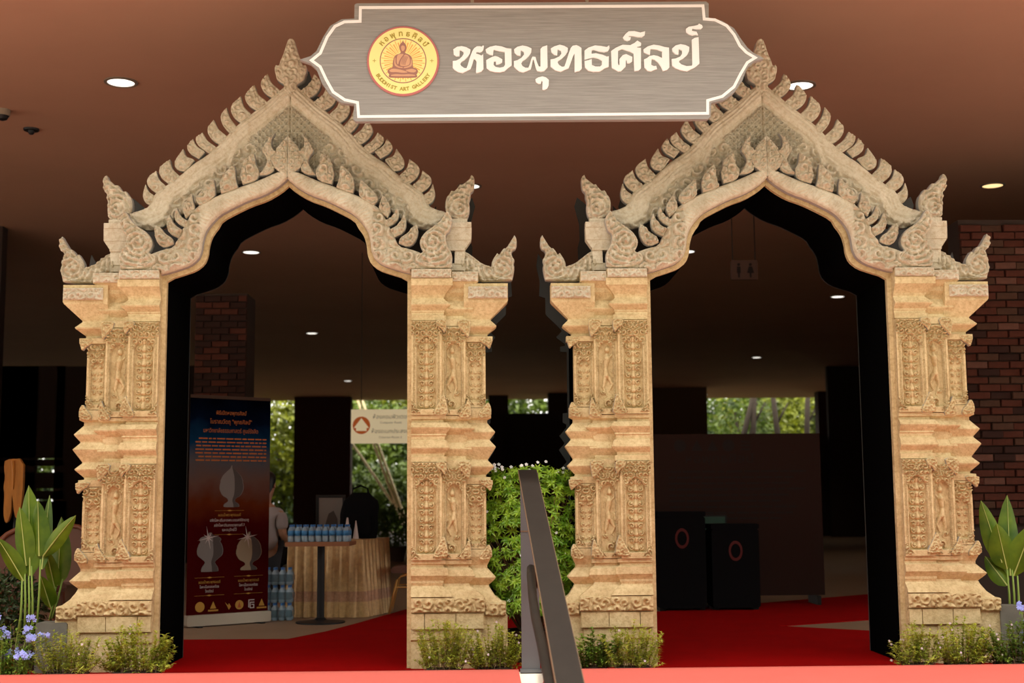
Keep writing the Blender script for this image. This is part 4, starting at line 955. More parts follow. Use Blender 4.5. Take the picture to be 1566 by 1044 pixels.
# ------------------------------------------------------------------ downlights in the ceiling
def lamp(px, py, dia, label, mt='lamp_white', power=18.0, warm=(1.0, .86, .68)):
    p = atz(px, py, ZC)
    t = thing('downlight', label, 'ceiling light', (p.x, p.y, ZC), 0, 'recessed ceiling lights')
    r = dia / 2
    ringmesh_h = MB(); seg = 32
    for i in range(seg):
        a = 2 * PI * i / seg; ca, sa = math.cos(a), math.sin(a)
        ringmesh_h.v += [(r * ca, r * sa, 0), (r * ca, r * sa, -.012), (r * .82 * ca, r * .82 * sa, -.014), (r * .80 * ca, r * .80 * sa, -.002)]
    for i in range(seg):
        a, b = 4 * i, 4 * ((i + 1) % seg)
        for k in range(3): ringmesh_h.face([a + k, b + k, b + k + 1, a + k + 1])
    ringmesh_h.build('trim_ring', M['lamp_trim'], t)
    MB().lathe((0, 0, -.008), [(r * .80, 0), (r * .79, .004)], 32).build('diffuser', M[mt], t)
    l = bpy.data.lights.new('downlight_bulb', 'SPOT'); l.energy = power; l.spot_size = 1.9; l.spot_blend = .6; l.color = warm; l.shadow_soft_size = .1
    lo = bpy.data.objects.new('downlight_bulb', l); COL.objects.link(lo); lo.parent = t; lo.location = (0, 0, -.05)
for px, py, lab, mt in ((185, 125, 'large white downlight in the ceiling left of the left gate', 'lamp_white'), (1223, 130, 'white downlight half hidden behind the crockets of the right gate', 'lamp_white'), (718, 284, 'white downlight behind the naga finial between the gates', 'lamp_white'),
                        (1518, 283, 'warm yellow downlight in the ceiling at right', 'lamp_warm'), (384, 385, 'downlight under the arch of the left gate', 'lamp_white'), (1050, 384, 'downlight at the left edge of the right arch', 'lamp_white'), (1281, 453, 'downlight near the right edge of the right arch', 'lamp_white'),
                        (477, 509, 'small downlight deep in the hall, second row through the left gate', 'lamp_white'), (532, 582, 'tiny downlight above the cream direction sign', 'lamp_white'), (1157, 546, 'small downlight in the middle of the right opening', 'lamp_white'), (1077, 603, 'tiny downlight left of the far window in the right opening', 'lamp_white'), (1308, 575, 'tiny downlight beside the right jamb of the right gate', 'lamp_white')):
    lamp(px, py, .30, lab, mt, 16.0 if py < 400 else 30)
p = atz(48, 197, ZC)
t = thing('smoke_detector', 'small dark smoke detector on the ceiling at left', 'detector', (p.x, p.y, ZC))
MB().lathe((0, 0, -.02), [(.075, 0), (.08, .02)], 20).build('base', M['black'], t); MB().lathe((0, 0, -.06), [(.018, 0), (.03, .015), (.035, .04)], 14).build('sensor_head', M['black'], t)
p = atz(4, 168, ZC)
t = thing('security_camera', 'cream dome security camera at the top left edge', 'camera', (p.x, p.y, ZC))
MB().lathe((0, 0, -.06), [(.07, 0), (.075, .06)], 20).build('housing', mat('beige_housing', (.30, .24, .17), .6), t); MB().lathe((0, 0, -.11), [(.01, 0), (.045, .015), (.062, .05)], 20).build('dome', M['black'], t)
# beams under the ceiling

# ------------------------------------------------------------------ brick piers
def brick_wall(name, x0, x1, yf, z0, z1, bw, bh, seed, depth=.35, mts=('brick_a', 'brick_b', 'brick_c', 'brick_d'), wts=(5, 3, 3, 1), jut=.03, base=None):
    r = random.Random(seed)
    w = struct(MB().box((x0, yf + .04, ZF if base is None else base), (x1, yf + depth, z1 + .03)).build(name, M['mortar']))
    ms = {}
    j = .010
    for mt in mts:
        mb = MB(); a, b = bw / 2 - j / 2, bh / 2 - j / 2; e = .006
        for y, q in ((0, e), (e, 0), (.10, 0)):
            mb.v += [(-a + q, y, -b + q), (a - q, y, -b + q), (a - q, y, b - q), (-a + q, y, b - q)]
        mb.face([0, 1, 2, 3])
        for lv in (0, 4):
            for k in range(4): mb.face([lv + k, lv + 4 + k, lv + 4 + (k + 1) % 4, lv + (k + 1) % 4])
        me = bpy.data.meshes.new('brick'); me.from_pydata(mb.v, [], mb.f); me.materials.append(M[mt]); ms[mt] = me
    row = 0; z = z0
    while z + bh <= z1 + 1e-6:
        x = x0 + (bw / 2 if row % 2 == 0 else 0)
        while x <= x1 + 1e-6:
            c = x
            if x0 - .01 <= x - bw / 2 and x + bw / 2 <= x1 + .01:
                mt = r.choices(mts, wts)[0]; o = bpy.data.objects.new('brick', ms[mt]); COL.objects.link(o); o.parent = w
                o.location = (c, yf + r.uniform(-jut, .01), z + bh / 2); o.rotation_euler = (0, r.uniform(-.012, .012), r.uniform(-.03, .03))
            elif x - bw / 2 < x0 or x + bw / 2 > x1:
                mt = r.choices(mts, wts)[0]; o = bpy.data.objects.new('brick', ms[mt]); COL.objects.link(o); o.parent = w
                o.scale = (.5, 1, 1); o.location = (c + (bw / 4 if x - bw / 2 < x0 else -bw / 4), yf + r.uniform(-jut, .01), z + bh / 2)
            x += bw
        z += bh; row += 1
    return w
bx0 = at(1478, 560, 4.0).x
brick_wall('wall_brick_right', bx0, bx0 + .22 * 5, 4.0, .8, 3.85, .22, .0775, 4)
struct(MB().box((bx0 + 1.1, 4.05, ZF), (16, 4.4, 3.88)).build('wall_right_return', M['dark_wall']))
xl = at(298, 500, 7.0).x; xr = at(383, 500, 7.0).x
brick_wall('column_brick', xl, xl + .21 * 3, 7.0, 2.0, 3.60, .21, .08, 9, .6, ('brick_a', 'brick_c'), (1, 2), .012)

# ------------------------------------------------------------------ roll-up banner
B0, B1_ = atz(284, 960, ZF), atz(409, 951, ZF)
ba = Vector((B0.x, B0.y, ZF)); bb = Vector((B1_.x, B1_.y, ZF)); bw_ = (bb - ba).length; rz = math.atan2(bb.y - ba.y, bb.x - ba.x)
ban = thing('rollup_banner', 'dark red and blue roll-up banner with printed urns, left behind the left gate', 'banner', ba, rz)
bm_ = bpy.data.materials.new('banner_print'); bm_.use_nodes = True; nt = bm_.node_tree; b_ = nt.nodes['Principled BSDF']; b_.inputs['Roughness'].default_value = .9; b_.inputs['Specular IOR Level'].default_value = 0.0
tcn = nt.nodes.new('ShaderNodeTexCoord'); sp_ = nt.nodes.new('ShaderNodeSeparateXYZ'); nt.links.new(tcn.outputs['Object'], sp_.inputs[0])
nz = nt.nodes.new('ShaderNodeTexNoise'); nz.inputs['Scale'].default_value = 3.5; nz.inputs['Detail'].default_value = 6; nt.links.new(tcn.outputs['Object'], nz.inputs['Vector'])
ma = nt.nodes.new('ShaderNodeMath'); ma.operation = 'MULTIPLY_ADD'; ma.inputs[1].default_value = .35; nt.links.new(nz.outputs['Fac'], ma.inputs[0]); nt.links.new(sp_.outputs['Z'], ma.inputs[2])
mr = nt.nodes.new('ShaderNodeMapRange'); mr.inputs['From Min'].default_value = .25; mr.inputs['From Max'].default_value = 2.25; nt.links.new(ma.outputs[0], mr.inputs['Value'])
cr = nt.nodes.new('ShaderNodeValToRGB'); el = cr.color_ramp.elements
for pos, c in ((0.0, (.055, .003, .003)), (.42, (.055, .003, .003)), (.52, (.11, .022, .006)), (.62, (.13, .075, .06)), (.72, (.09, .09, .10)), (.80, (.006, .04, .10)), (.90, (.002, .006, .02)), (1.0, (.001, .001, .004))):
    e = el.new(pos) if pos not in (0.0, 1.0) else el[0 if pos == 0 else -1]; e.position = pos; e.color = (*c, 1)
nt.links.new(mr.outputs['Result'], cr.inputs['Fac']); nt.links.new(cr.outputs['Color'], b_.inputs['Base Color'])
HB = 2.10
MB().box((0, -.002, .11), (bw_, .002, HB)).build('banner_sheet', bm_, ban)
MB().bbox((-.01, -.05, 0.012), (bw_ + .01, .05, .11), .01).build('base_casing', M['alu'], ban)
MB().box((0, -.006, HB - .01), (bw_, .006, HB + .02)).build('top_bar', M['soil_box'], ban)
for x in (.1, bw_ - .1): MB().box((x - .02, -.10, 0), (x + .02, .10, .012)).build('foot', M['black'], ban)
MB().tube([(bw_ / 2, .03, .1), (bw_ / 2, .03, HB)], .008, 6).build('support_pole', M['alu'], ban)
def bt(body, u, v, size, m, sx=1.0): text_obj('print_line', body, size, M[m], ban, (u * bw_, -.0035, v * HB), 0, sx, 0.0003)
bt('พิธีเปิดหอพุทธศิลป์', .50, .925, .052, 'orange_print', .8)
bt('โบราณวัตถุ "พุทธศิลป์"', .50, .885, .056, 'orange_print', .85)
bt('มหาวิทยาลัยธรรมศาสตร์ ศูนย์รังสิต', .50, .845, .056, 'orange_print', .72)
mb = MB()
r4 = random.Random(2)
for i in range(7):
    v_ = (.815 - .016 * i) * HB; x = .06 + r4.random() * .05
    while x < .94:
        l_ = r4.uniform(.03, .11); mb.box((x * bw_, -.0035, v_), (min(x + l_, .95) * bw_, -.002, v_ + .012)); x += l_ + .015
o = mb.build('print_paragraph', M['orange_print'], ban); o['kind'] = 'stuff'
for u, v, m_ in ((.5, .475, 'gold_print'), (.5, .452, 'white_print'), (.5, .43, 'white_print'), (.5, .41, 'white_print')):
    bt({.475: 'ผอบน้ำพระพุทธมนต์', .452: 'สลักโลหะเงินจากพระบรมสารีริกธาตุ', .43: 'สลักโลหะเงินจากราชกาลที่ 7', .41: 'และอนุรักษ์ไว้'}[v], u, v, .036, m_, .8)
for u in (.27, .75):
    bt('ผอบน้ำพระพุทธมนต์', u, .185, .036, 'gold_print', .75); bt('โลหะเนื้อทองเหลือง', u, .165, .034, 'white_print', .75); bt('ไทยรัตน์', u, .146, .034, 'white_print', .75)
for u, v, w_ in ((.5, .50, .36), (.5, .395, .36), (.27, .21, .36), (.75, .21, .36), (.27, .133, .36), (.75, .133, .36)):
    mb = MB(); mb.box(((u - w_ / 2) * bw_, -.0035, v * HB - .001), ((u + w_ / 2) * bw_, -.002, v * HB + .001)); x = u * bw_
    mb.prism([(x - .03, v * HB), (x, v * HB - .007), (x + .03, v * HB), (x, v * HB + .007)], -.0038, -.002); mb.build('print_rule', M['gold_print'], ban)
def urn(cu, zb, zt, wmax, prof, m1, m2, spark=True):
    cx = cu * bw_; H = (zt - zb) * HB; pl = [(cx - w * wmax * bw_, zb * HB + h * H) for w, h in prof]; pr = [(cx + w * wmax * bw_, zb * HB + h * H) for w, h in prof[::-1]]
    u = MB().prism(chaikin(pl + pr, 1), -.0038, -.002).build('print_urn', M[m1], ban)
    pl2 = [(cx + w * .25 * wmax * bw_, zb * HB + h * H) for w, h in prof]; pr2 = [(cx + w * .96 * wmax * bw_, zb * HB + h * H) for w, h in prof[::-1]]
    MB().prism(chaikin(pl2 + pr2, 1), -.0044, -.0038).build('print_urn_shade', M[m2], u)
    if spark:
        mb = MB(); sx, sz = cx - .02, zt * HB - .05
        for k in range(8):
            a = PI * k / 4 + .2; l_ = .11 if k % 2 == 0 else .06; dx, dz = math.cos(a), math.sin(a)
            mb.prism([(sx - dz * .006, sz + dx * .006), (sx + dx * l_, sz + dz * l_), (sx + dz * .006, sz - dx * .006)], -.0050, -.0046)
        mb.build('print_sparkle', M['white_print'], u)
UP_ = [(.62, 0), (.66, .03), (.58, .08), (.30, .13), (.28, .17), (.36, .21), (.78, .28), (1, .42), (1.0, .52), (.92, .60), (.95, .62), (.9, .66), (.75, .76), (.4, .86), (.12, .93), (.05, 1.0)]
UA = [(.62, 0), (.66, .03), (.60, .12), (.42, .20), (.36, .25), (.62, .33), (.95, .42), (1, .56), (.85, .72), (.72, .76), (.85, .82), (.7, .88), (.2, .93), (.08, 1)]
urn(.52, .515, .70, .15, UP_, 'urn_grey', 'urn_dark', False); urn(.27, .235, .405, .16, UA, 'urn_grey', 'urn_dark'); urn(.75, .235, .405, .16, UP_, 'urn_tan', 'urn_dark')
for u, kind in ((.16, 'disc'), (.32, 'tri'), (.50, 'flame'), (.64, 'disc2'), (.79, 'maze'), (.92, 'tri2')):
    cx, cz = u * bw_, .085 * HB; mb = MB()
    if kind.startswith('disc'): mb.lathe((cx, 0, cz), [(.046 if kind == 'disc' else .042, -.002), (.046 if kind == 'disc' else .042, -.004)], 28, 'y')
    elif kind.startswith('tri'): mb.prism([(cx - .03, cz - .02), (cx + .03, cz - .02), (cx, cz + .045)], -.004, -.002); mb.box((cx - .05, -.004, cz - .045), (cx + .05, -.002, cz - .03))
    elif kind == 'flame': mb.prism([(cx - .03, cz + .03), (cx - .005, cz - .01), (cx + .01, cz - .04), (cx + .03, cz - .01), (cx + .01, cz + .02), (cx + .002, cz)], -.004, -.002)
    else:
        for a_, b2 in (((-.03, .035), (.03, .043)), ((-.03, -.03), (-.022, .043)), ((-.015, .012), (.03, .02)), ((-.015, -.03), (-.007, .02)), ((-.015, -.038), (.03, -.03)), ((.022, -.03), (.03, .0)), ((.002, -.008), (.03, 0))): mb.box((cx + a_[0], -.004, cz + a_[1]), (cx + b2[0], -.002, cz + b2[1]))
    lg = mb.build('print_logo', M['white_print' if kind == 'maze' else 'gold_print'], ban)
    if kind == 'disc2': MB().prism([(cx - .018, cz - .025), (cx + .018, cz - .025), (cx, cz + .028)], -.0046, -.004).build('print_logo_figure', M['sign_red'], lg)

# ------------------------------------------------------------------ bistro table with bottles
tcn = atz(490, 952, ZF); TX, TY = tcn.x, tcn.y
ZT = ZF + 0.755
bt_ = thing('bistro_table', 'small pedestal table with dark pole carrying the water bottles', 'table', (TX, TY, ZF), -0.05)
MB().bbox((-.30, -.22, .715), (.30, .22, .755), .006).build('tabletop', M['table_edge'], bt_)
MB().lathe((0, 0, 0), [(.035, .03), (.035, .715)], 16).build('pole', M['black'], bt_)
MB().lathe((0, 0, 0), [(.23, 0), (.23, .012), (.06, .03), (.04, .05)], 28).build('base', M['black'], bt_)
def bottle(label, loc, group='water bottles on the pedestal table', proto=[None]):
    if proto[0] is None:
        t = thing('water_bottle', label, 'bottle', loc, 0, group)
        MB().lathe((0, 0, 0), [(.026, 0), (.0295, .006), (.0295, .045), (.027, .05), (.0295, .055), (.0295, .105), (.027, .112), (.020, .128), (.0125, .138), (.0125, .142)], 14).build('body', M['bottle'], t, True)
        MB().lathe((0, 0, .058), [(.0299, 0), (.0299, .045)], 14).build('label', M['label_blue'], t, True)
        MB().lathe((0, 0, .140), [(.0145, 0), (.0145, .017), (.012, .019)], 12).build('cap', M['cap_blue'], t)
        proto[0] = t; return t
    t = copy_tree(proto[0]); t.location = loc; tag(t, label, 'bottle', group); return t
ords = ['first', 'second', 'third', 'fourth', 'fifth', 'sixth', 'seventh', 'eighth', 'ninth']
for r_, rn in ((0, 'front'), (1, 'back')):
    for i in range(9):
        bottle('%s blue-labelled water bottle from the left in the %s row on the pedestal table' % (ords[i], rn), (TX - .262 + .0645 * i + r_ * .012, TY - .17 + r_ * .075 - .05 * (-.262 + .0645 * i), ZT + .0005))
# shrink packs on the floor
px_ = atz(424, 949, ZF)
for k, nm in enumerate(('bottom', 'middle', 'top')):
    t = thing('bottle_pack', '%s shrink-wrapped pack of water bottles on the floor beside the gold cloth' % nm, 'bottle pack', (px_.x, px_.y + .08, ZF + k * .168), 0, 'stack of bottle packs')
    for i in range(4):
        for j in range(2):
            MB().lathe((-.105 + .07 * i, -.035 + .07 * j, 0), [(.028, 0), (.032, .008), (.032, .11), (.014, .14), (.014, .16)], 12).build('bottle', M['bottle'], t, True)
            MB().lathe((-.105 + .07 * i, -.035 + .07 * j, .142), [(.0155, 0), (.0155, .022)], 10).build('cap', M['cap_blue'], t)
    mb = MB(); mb.bbox((-.142, -.072, .03), (.142, .072, .10), .015); mb.build('wrap', M['film'], t)

# ------------------------------------------------------------------ table under a gold cloth
gA = atz(439, 943.5, ZF); gB = atz(553, 944, ZF); gC = atz(595, 934.5, ZF)
def skirt(pts, z0, z1, amp, per, rows, mband):
    # pleated skirt following floor polyline
    v = []; f = []; mi = []; P_ = [Vector((p.x, p.y)) for p in pts]; S_ = []; tot = 0
    for i in range(len(P_) - 1):
        L_ = (P_[i + 1] - P_[i]).length; n = int(L_ / .012); nm = Vector(((P_[i + 1] - P_[i]).y, -(P_[i + 1] - P_[i]).x)).normalized()
        for j in range(n + (i == len(P_) - 2)): S_.append((P_[i].lerp(P_[i + 1], j / n), nm, tot + L_ * j / n))
        tot += L_
    zs = [z0 + (z1 - z0) * k / (rows - 1) for k in range(rows)]
    for z in zs:
        q = 1 - (z - z0) / (z1 - z0)
        for p, nm, s_ in S_:
            a = amp * (.25 + .75 * q) * (math.sin(2 * PI * s_ / per + 1.3 * math.sin(s_ * 7)) + .4 * math.sin(2 * PI * s_ / per * 2.3 + 1) + .25 * math.sin(9 * q + s_ * 25)) + .05 * q
            v.append((p.x + nm.x * a, p.y + nm.y * a, z))
    n = len(S_)
    for k in range(rows - 1):
        for i in range(n - 1): f.append([k * n + i, k * n + i + 1, (k + 1) * n + i + 1, (k + 1) * n + i]); mi.append(1 if mband[0] <= zs[k] - z0 <= mband[1] else 0)
    return v, f, mi
gd = thing('draped_table', 'display table under a pleated gold brocade cloth behind the pedestal table', 'table', (0, 0, 0))
back_off = Vector((gC.x - gB.x, gC.y - gB.y, 0)); gD = gA + back_off
TZ = ZF + .75
in_ = lambda p: p
v, f, mi = skirt([gA, gB, gC], ZF + .004, TZ, .017, .105, 16, (.13, .24))
o = mesh_obj('table_skirt', v, f, None, gd, True, [M['gold_cloth'], M['gold_band']], mi)
v, f, mi = skirt([gC, gD, gA], ZF + .004, TZ, .017, .105, 16, (.13, .24))
o = mesh_obj('table_skirt', v, f, None, gd, True, [M['gold_cloth'], M['gold_band']], mi)
poly_slab('tabletop', [(gA.x, gA.y), (gB.x, gB.y), (gC.x, gC.y), (gD.x, gD.y)], TZ - .03, TZ + .004, M['gold_cloth'], gd)
gcx = (gA + gB + gC + gD) / 4
# things on it
pf = at(505, 800, gcx.y); 
t = thing('picture_frame', 'dark framed picture standing on the gold-clothed table', 'picture', (pf.x, gcx.y + .02, TZ + .004))
hh = .44
MB().box((-.15, 0, 0), (.15, .02, .03)).box((-.15, 0, hh - .03), (.15, .02, hh)).box((-.15, 0, .03), (-.12, .02, hh - .03)).box((.12, 0, .03), (.15, .02, hh - .03)).build('frame', M['black'], t)
MB().box((-.12, .008, .03), (.12, .014, hh - .03)).build('picture_panel', M['urn_grey'], t)
MB().prism([(-.06, .03), (.08, .03), (.07, .2), (.03, .28), (-.02, .25), (-.05, .15)], .004, .009).build('picture_figure', M['urn_dark'], t)
MB().box((-.02, .02, 0), (.02, .12, .02)).build('stand_foot', M['black'], t)
bgp = at(548, 815, gcx.y - .05)
t = thing('black_bag', 'big black soft bag standing on the gold-clothed table', 'bag', (bgp.x, gcx.y - .02, TZ + .004))
v = []; f = []; nz_ = 12; na = 20
for k in range(nz_):
    q = k / (nz_ - 1); w = .19 * (1 - .25 * abs(q - .45) ** 1.5) * (1 if q < .8 else 1 - (q - .8) * 2.6); dp = .10 * (1 - .3 * q) * (1 if q < .85 else 1 - (q - .85) * 3.5)
    for i in range(na):
        a = 2 * PI * i / na; e = .6; cx = abs(math.cos(a)) ** e * (1 if math.cos(a) > 0 else -1); cy = abs(math.sin(a)) ** e * (1 if math.sin(a) > 0 else -1)
        v.append((w * cx * (1 + .05 * math.sin(5 * a + 9 * q)) + .02 * q, dp * cy, q * .46))
for k in range(nz_ - 1):
    for i in range(na): j = (i + 1) % na; f.append([k * na + i, k * na + j, (k + 1) * na + j, (k + 1) * na + i])
f.append(list(range(na))[::-1]); f.append([(nz_ - 1) * na + i for i in range(na)])
mesh_obj('body', v, f, M['black_cloth'], t, True)
MB().tube([(-.07, 0, .42), (-.06, 0, .5), (0.02, 0, .53), (.09, 0, .5), (.1, 0, .42)], .010, 8).build('handle', M['black_cloth'], t, True)
MB().bbox((-.12, -.12, .05), (.13, -.07, .24), .02).build('front_pocket', M['black_cloth'], t)
for i, (px, h_, w_, lab) in enumerate(((531, .21, .07, 'larger white folded tent card in front of the black bag'), (544, .18, .04, 'narrower white folded tent card right of the larger one'))):
    q = at(px, 800, gcx.y - .22)
    t = thing('tent_card', lab, 'card', (q.x, gcx.y - .20, TZ + .005), .5 * i)
    v = [(-w_ / 2, -.03, 0), (w_ / 2, -.03, 0), (w_ * .1, 0, h_), (-w_ * .1, 0, h_), (-w_ / 2, .03, 0), (w_ / 2, .03, 0)]
    o = mesh_obj('front_leaf', [v[0], v[1], v[2], v[3], (v[0][0], -.027, 0), (v[1][0], -.027, 0), (v[2][0], .002, h_), (v[3][0], .002, h_)], [[0, 1, 2, 3], [7, 6, 5, 4], [0, 4, 5, 1], [1, 5, 6, 2], [3, 2, 6, 7], [0, 3, 7, 4]], M['white_print'], t)
    mesh_obj('back_leaf', [v[3], v[2], v[5], v[4]], [[0, 1, 2, 3]], M['white_print'], t)
q = at(568, 822, gcx.y)
t = thing('paper_cup', 'small pale paper bowl at the right end of the gold-clothed table', 'bowl', (q.x, gcx.y - .02, TZ + .004))
MB().lathe((0, 0, 0), [(.035, 0), (.06, .07), (.062, .072), (.056, .068), (.034, .008)], 18).build('bowl', M['white_print'], t, True)

# ------------------------------------------------------------------ person seated behind the banner
def skin(name, joints, edges, m, parent, sub=2):
    me = bpy.data.meshes.new(name); me.from_pydata([j[0] for j in joints], edges, []); o = bpy.data.objects.new(name, me); COL.objects.link(o)
    md = o.modifiers.new('s', 'SKIN'); md.use_smooth_shade = True
    for i, j in enumerate(joints):
        r_ = j[1] if isinstance(j[1], tuple) else (j[1], j[1]); me.skin_vertices[0].data[i].radius = r_
    me.skin_vertices[0].data[0].use_root = True
    o.modifiers.new('b', 'SUBSURF').levels = sub
    bpy.context.view_layer.update(); dg = bpy.context.evaluated_depsgraph_get()
    m2 = bpy.data.meshes.new_from_object(o.evaluated_get(dg)); m2.name = name; m2.materials.clear(); m2.materials.append(m)
    bpy.data.objects.remove(o)
    o = bpy.data.objects.new(name, m2); COL.objects.link(o); o.parent = parent
    m2.polygons.foreach_set('use_smooth', [True] * len(m2.polygons))
    return o
pp = at(402, 870, 4.42)
per = thing('person', 'person with black hair in a pale shirt, seated behind the banner and facing right', 'person', (pp.x, 4.42, ZF + .08), math.radians(68))
# facing +x
J = [((0, 0, .52), (.13, .15)), ((.0, 0, .66), (.115, .14)), ((.02, 0, .82), (.115, .155)), ((.03, 0, .95), (.085, .12)), ((.04, 0, 1.03), .05), ((.06, 0, 1.10), .052), ((.075, 0, 1.20), (.088, .076)), ((.07, 0, 1.29), (.085, .072)), ((.06, 0, 1.345), (.045, .04)),
     ((.02, -.18, .93), .058), ((.03, -.205, .72), .043), ((.21, -.16, .62), .034), ((.27, -.14, .61), .026), ((.02, .18, .93), .058), ((.03, .205, .72), .043), ((.21, .15, .62), .034), ((.27, .13, .61), .026),
     ((.10, -.10, .50), .095), ((.42, -.12, .50), .075), ((.43, -.12, .28), .058), ((.42, -.12, .10), .042), ((.44, -.12, .045), .042), ((.55, -.13, .035), .034), ((.10, .10, .50), .095), ((.42, .12, .50), .075), ((.43, .12, .28), .058), ((.42, .12, .10), .042), ((.44, .12, .045), .042), ((.55, .13, .035), .034)]
ED = [(0, 1), (1, 2), (2, 3), (3, 4), (4, 5), (5, 6), (6, 7), (7, 8), (3, 9), (9, 10), (10, 11), (11, 12), (3, 13), (13, 14), (14, 15), (15, 16), (0, 17), (17, 18), (18, 19), (19, 20), (20, 21), (21, 22), (0, 23), (23, 24), (24, 25), (25, 26), (26, 27), (27, 28)]
body = skin('body', J, ED, M['skin'], per)
for sg_, w_ in ((-1, 12), (1, 16)):   # fingers of each hand
    c = Vector(J[w_][0])
    for k in range(4):
        y = (k - 1.5) * .019
        skin('finger', [(tuple(c + Vector((.02, y * .8, 0))), .010), (tuple(c + Vector((.062 + (.006 if k in (1, 2) else 0), y, -.004))), .009), (tuple(c + Vector((.09 + (.010 if k in (1, 2) else 0), y, -.02))), .008), (tuple(c + Vector((.10 + (.010 if k in (1, 2) else 0), y, -.038))), .006)], [(0, 1), (1, 2), (2, 3)], M['skin'], body, 1)
    skin('thumb', [(tuple(c + Vector((.0, -sg_ * .018, 0))), .011), (tuple(c + Vector((.035, -sg_ * .045, .005))), .010), (tuple(c + Vector((.062, -sg_ * .042, -.004))), .007)], [(0, 1), (1, 2)], M['skin'], body, 1)
SJ = [((0, 0, .54), (.15, .17)), ((.0, 0, .66), (.135, .16)), ((.02, 0, .82), (.132, .172)), ((.03, 0, .95), (.098, .135)), ((.035, 0, 1.0), (.062, .066)), ((.02, -.185, .93), .075), ((.028, -.208, .76), .064), ((.02, .185, .93), .075), ((.028, .208, .76), .064)]
skin('shirt', SJ, [(0, 1), (1, 2), (2, 3), (3, 4), (3, 5), (5, 6), (3, 7), (7, 8)], M['shirt'], per)
TJ = [((0, 0, .52), (.145, .165)), ((.10, -.10, .50), .108), ((.42, -.12, .50), .088), ((.43, -.12, .28), .072), ((.42, -.12, .11), .06), ((.10, .10, .50), .108), ((.42, .12, .50), .088), ((.43, .12, .28), .072), ((.42, .12, .11), .06)]
skin('trousers', TJ, [(0, 1), (1, 2), (2, 3), (3, 4), (0, 5), (5, 6), (6, 7), (7, 8)], M['trousers'], per)
hv = []; hf_ = []; hn, hm = 16, 9
for k in range(hm):
    q = k / (hm - 1); el_ = PI * (.5 - q * .62)
    for i in range(hn):
        a = 2 * PI * i / hn; back = -math.cos(a); rr = .094 * math.cos(max(el_, -.25)) + .001
        zz = 1.265 + .098 * math.sin(el_) - (.16 * max(0, back) * q ** 3 if q > .5 else 0) + (.05 * max(0, -back) * q ** 2)
        hv.append((.052 + rr * 1.04 * math.cos(a), rr * .95 * math.sin(a), zz))
for k in range(hm - 1):
    for i in range(hn): hf_.append([k * hn + i, (k + 1) * hn + i, (k + 1) * hn + (i + 1) % hn, k * hn + (i + 1) % hn])
mesh_obj('hair', hv, hf_, M['hair'], per, True)
skin('hair_bun', [((-.045, 0, 1.22), .05), ((-.055, 0, 1.14), .048), ((-.05, 0, 1.05), .03)], [(0, 1), (1, 2)], M['hair'], per)
for sg_ in (-1, 1):
    MB().lathe((.148, sg_ * .030, 1.215), [(.001, -.009), (.009, -.003), (.010, .002), (.001, .010)], 10).build('eye', M['black'], body, True)
    skin('ear', [((.065, sg_ * .078, 1.18), .012), ((.06, sg_ * .084, 1.205), .016), ((.065, sg_ * .08, 1.225), .010)], [(0, 1), (1, 2)], M['skin'], body, 1)
skin('nose', [((.150, 0, 1.225), .008), ((.165, 0, 1.20), .011), ((.170, 0, 1.185), .014)], [(0, 1), (1, 2)], M['skin'], body, 1)
skin('mouth', [((.150, -.022, 1.150), .006), ((.160, 0, 1.150), .008), ((.150, .022, 1.150), .006)], [(0, 1), (1, 2)], mat('lips', (.35, .12, .10), .5), body, 1)
st_ = thing('stool', 'black stool under the seated person behind the banner', 'stool', (pp.x, 4.42, ZF))
MB().lathe((0, 0, .36), [(.17, 0), (.18, .02), (.18, .03), (.16, .04)], 22).build('seat', M['black'], st_)
for a in range(4): MB().tube([(.13 * math.cos(a * PI / 2 + .8), .13 * math.sin(a * PI / 2 + .8), .37), (.17 * math.cos(a * PI / 2 + .8), .17 * math.sin(a * PI / 2 + .8), 0)], .012, 8).build('leg', M['black'], st_)

# ------------------------------------------------------------------ gold chair
cp = atz(590, 940, ZF)
ch = thing('gold_chair', 'gold tube-framed chair half hidden behind the pillar, right of the gold cloth', 'chair', (cp.x + .27, cp.y + .2, ZF), 0.0)
for y in (-.2, .2):
    MB().tube([(-.24, y, 0), (-.19, y, .22), (-.16, y, .34), (-.12, y, .38), (-.05, y, .395), (.05, y, .395), (.12, y, .38), (.16, y, .34), (.19, y, .22), (.24, y, 0)], .0125, 10).build('leg_frame', M['gold_tube'], ch, True)
    MB().tube([(-.185, y, .27), (.185, y, .27)], .008, 8).build('stretcher', M['gold_tube'], ch)
MB().bbox((-.22, -.21, .41), (.22, .21, .47), .02).build('seat', M['chair_pad'], ch)
MB().tube([(.22, -.19, .40), (.26, -.19, .9), (.27, -.12, .98), (.27, .12, .98), (.26, .19, .9), (.22, .19, .40)], .0125, 8).build('back_frame', M['gold_tube'], ch, True)
MB().bbox((.24, -.16, .6), (.275, .16, .92), .01).build('backrest', M['chair_pad'], ch)

for px, lab, rr in ((572, 'potted dark green shrub deep in the hall, directly right of the gold cloth', .36), (604, 'potted green shrub deep in the hall, beyond the gold chair', .40), (640, 'potted shrub deep in the hall, hidden mostly by the right pillar of the left gate', .38)):
    c = at(px, 850, 16.0); t = thing('potted_shrub', lab, 'plant', (c.x, 16.0, ZF))
    MB().lathe((0, 0, 0), [(.16, 0), (.22, .26), (.24, .28), (.2, .28), (.19, .25)], 18).build('pot', M['soil_box'], t)
    bushlump(t, (0, 0, .62), (rr * .8, rr * .7, .40), 420, 'leaf_tree', .09, int(px))
    MB().tube([(0, 0, .2), (0, 0, .6)], .02, 6).build('stem', M['bark'], t)

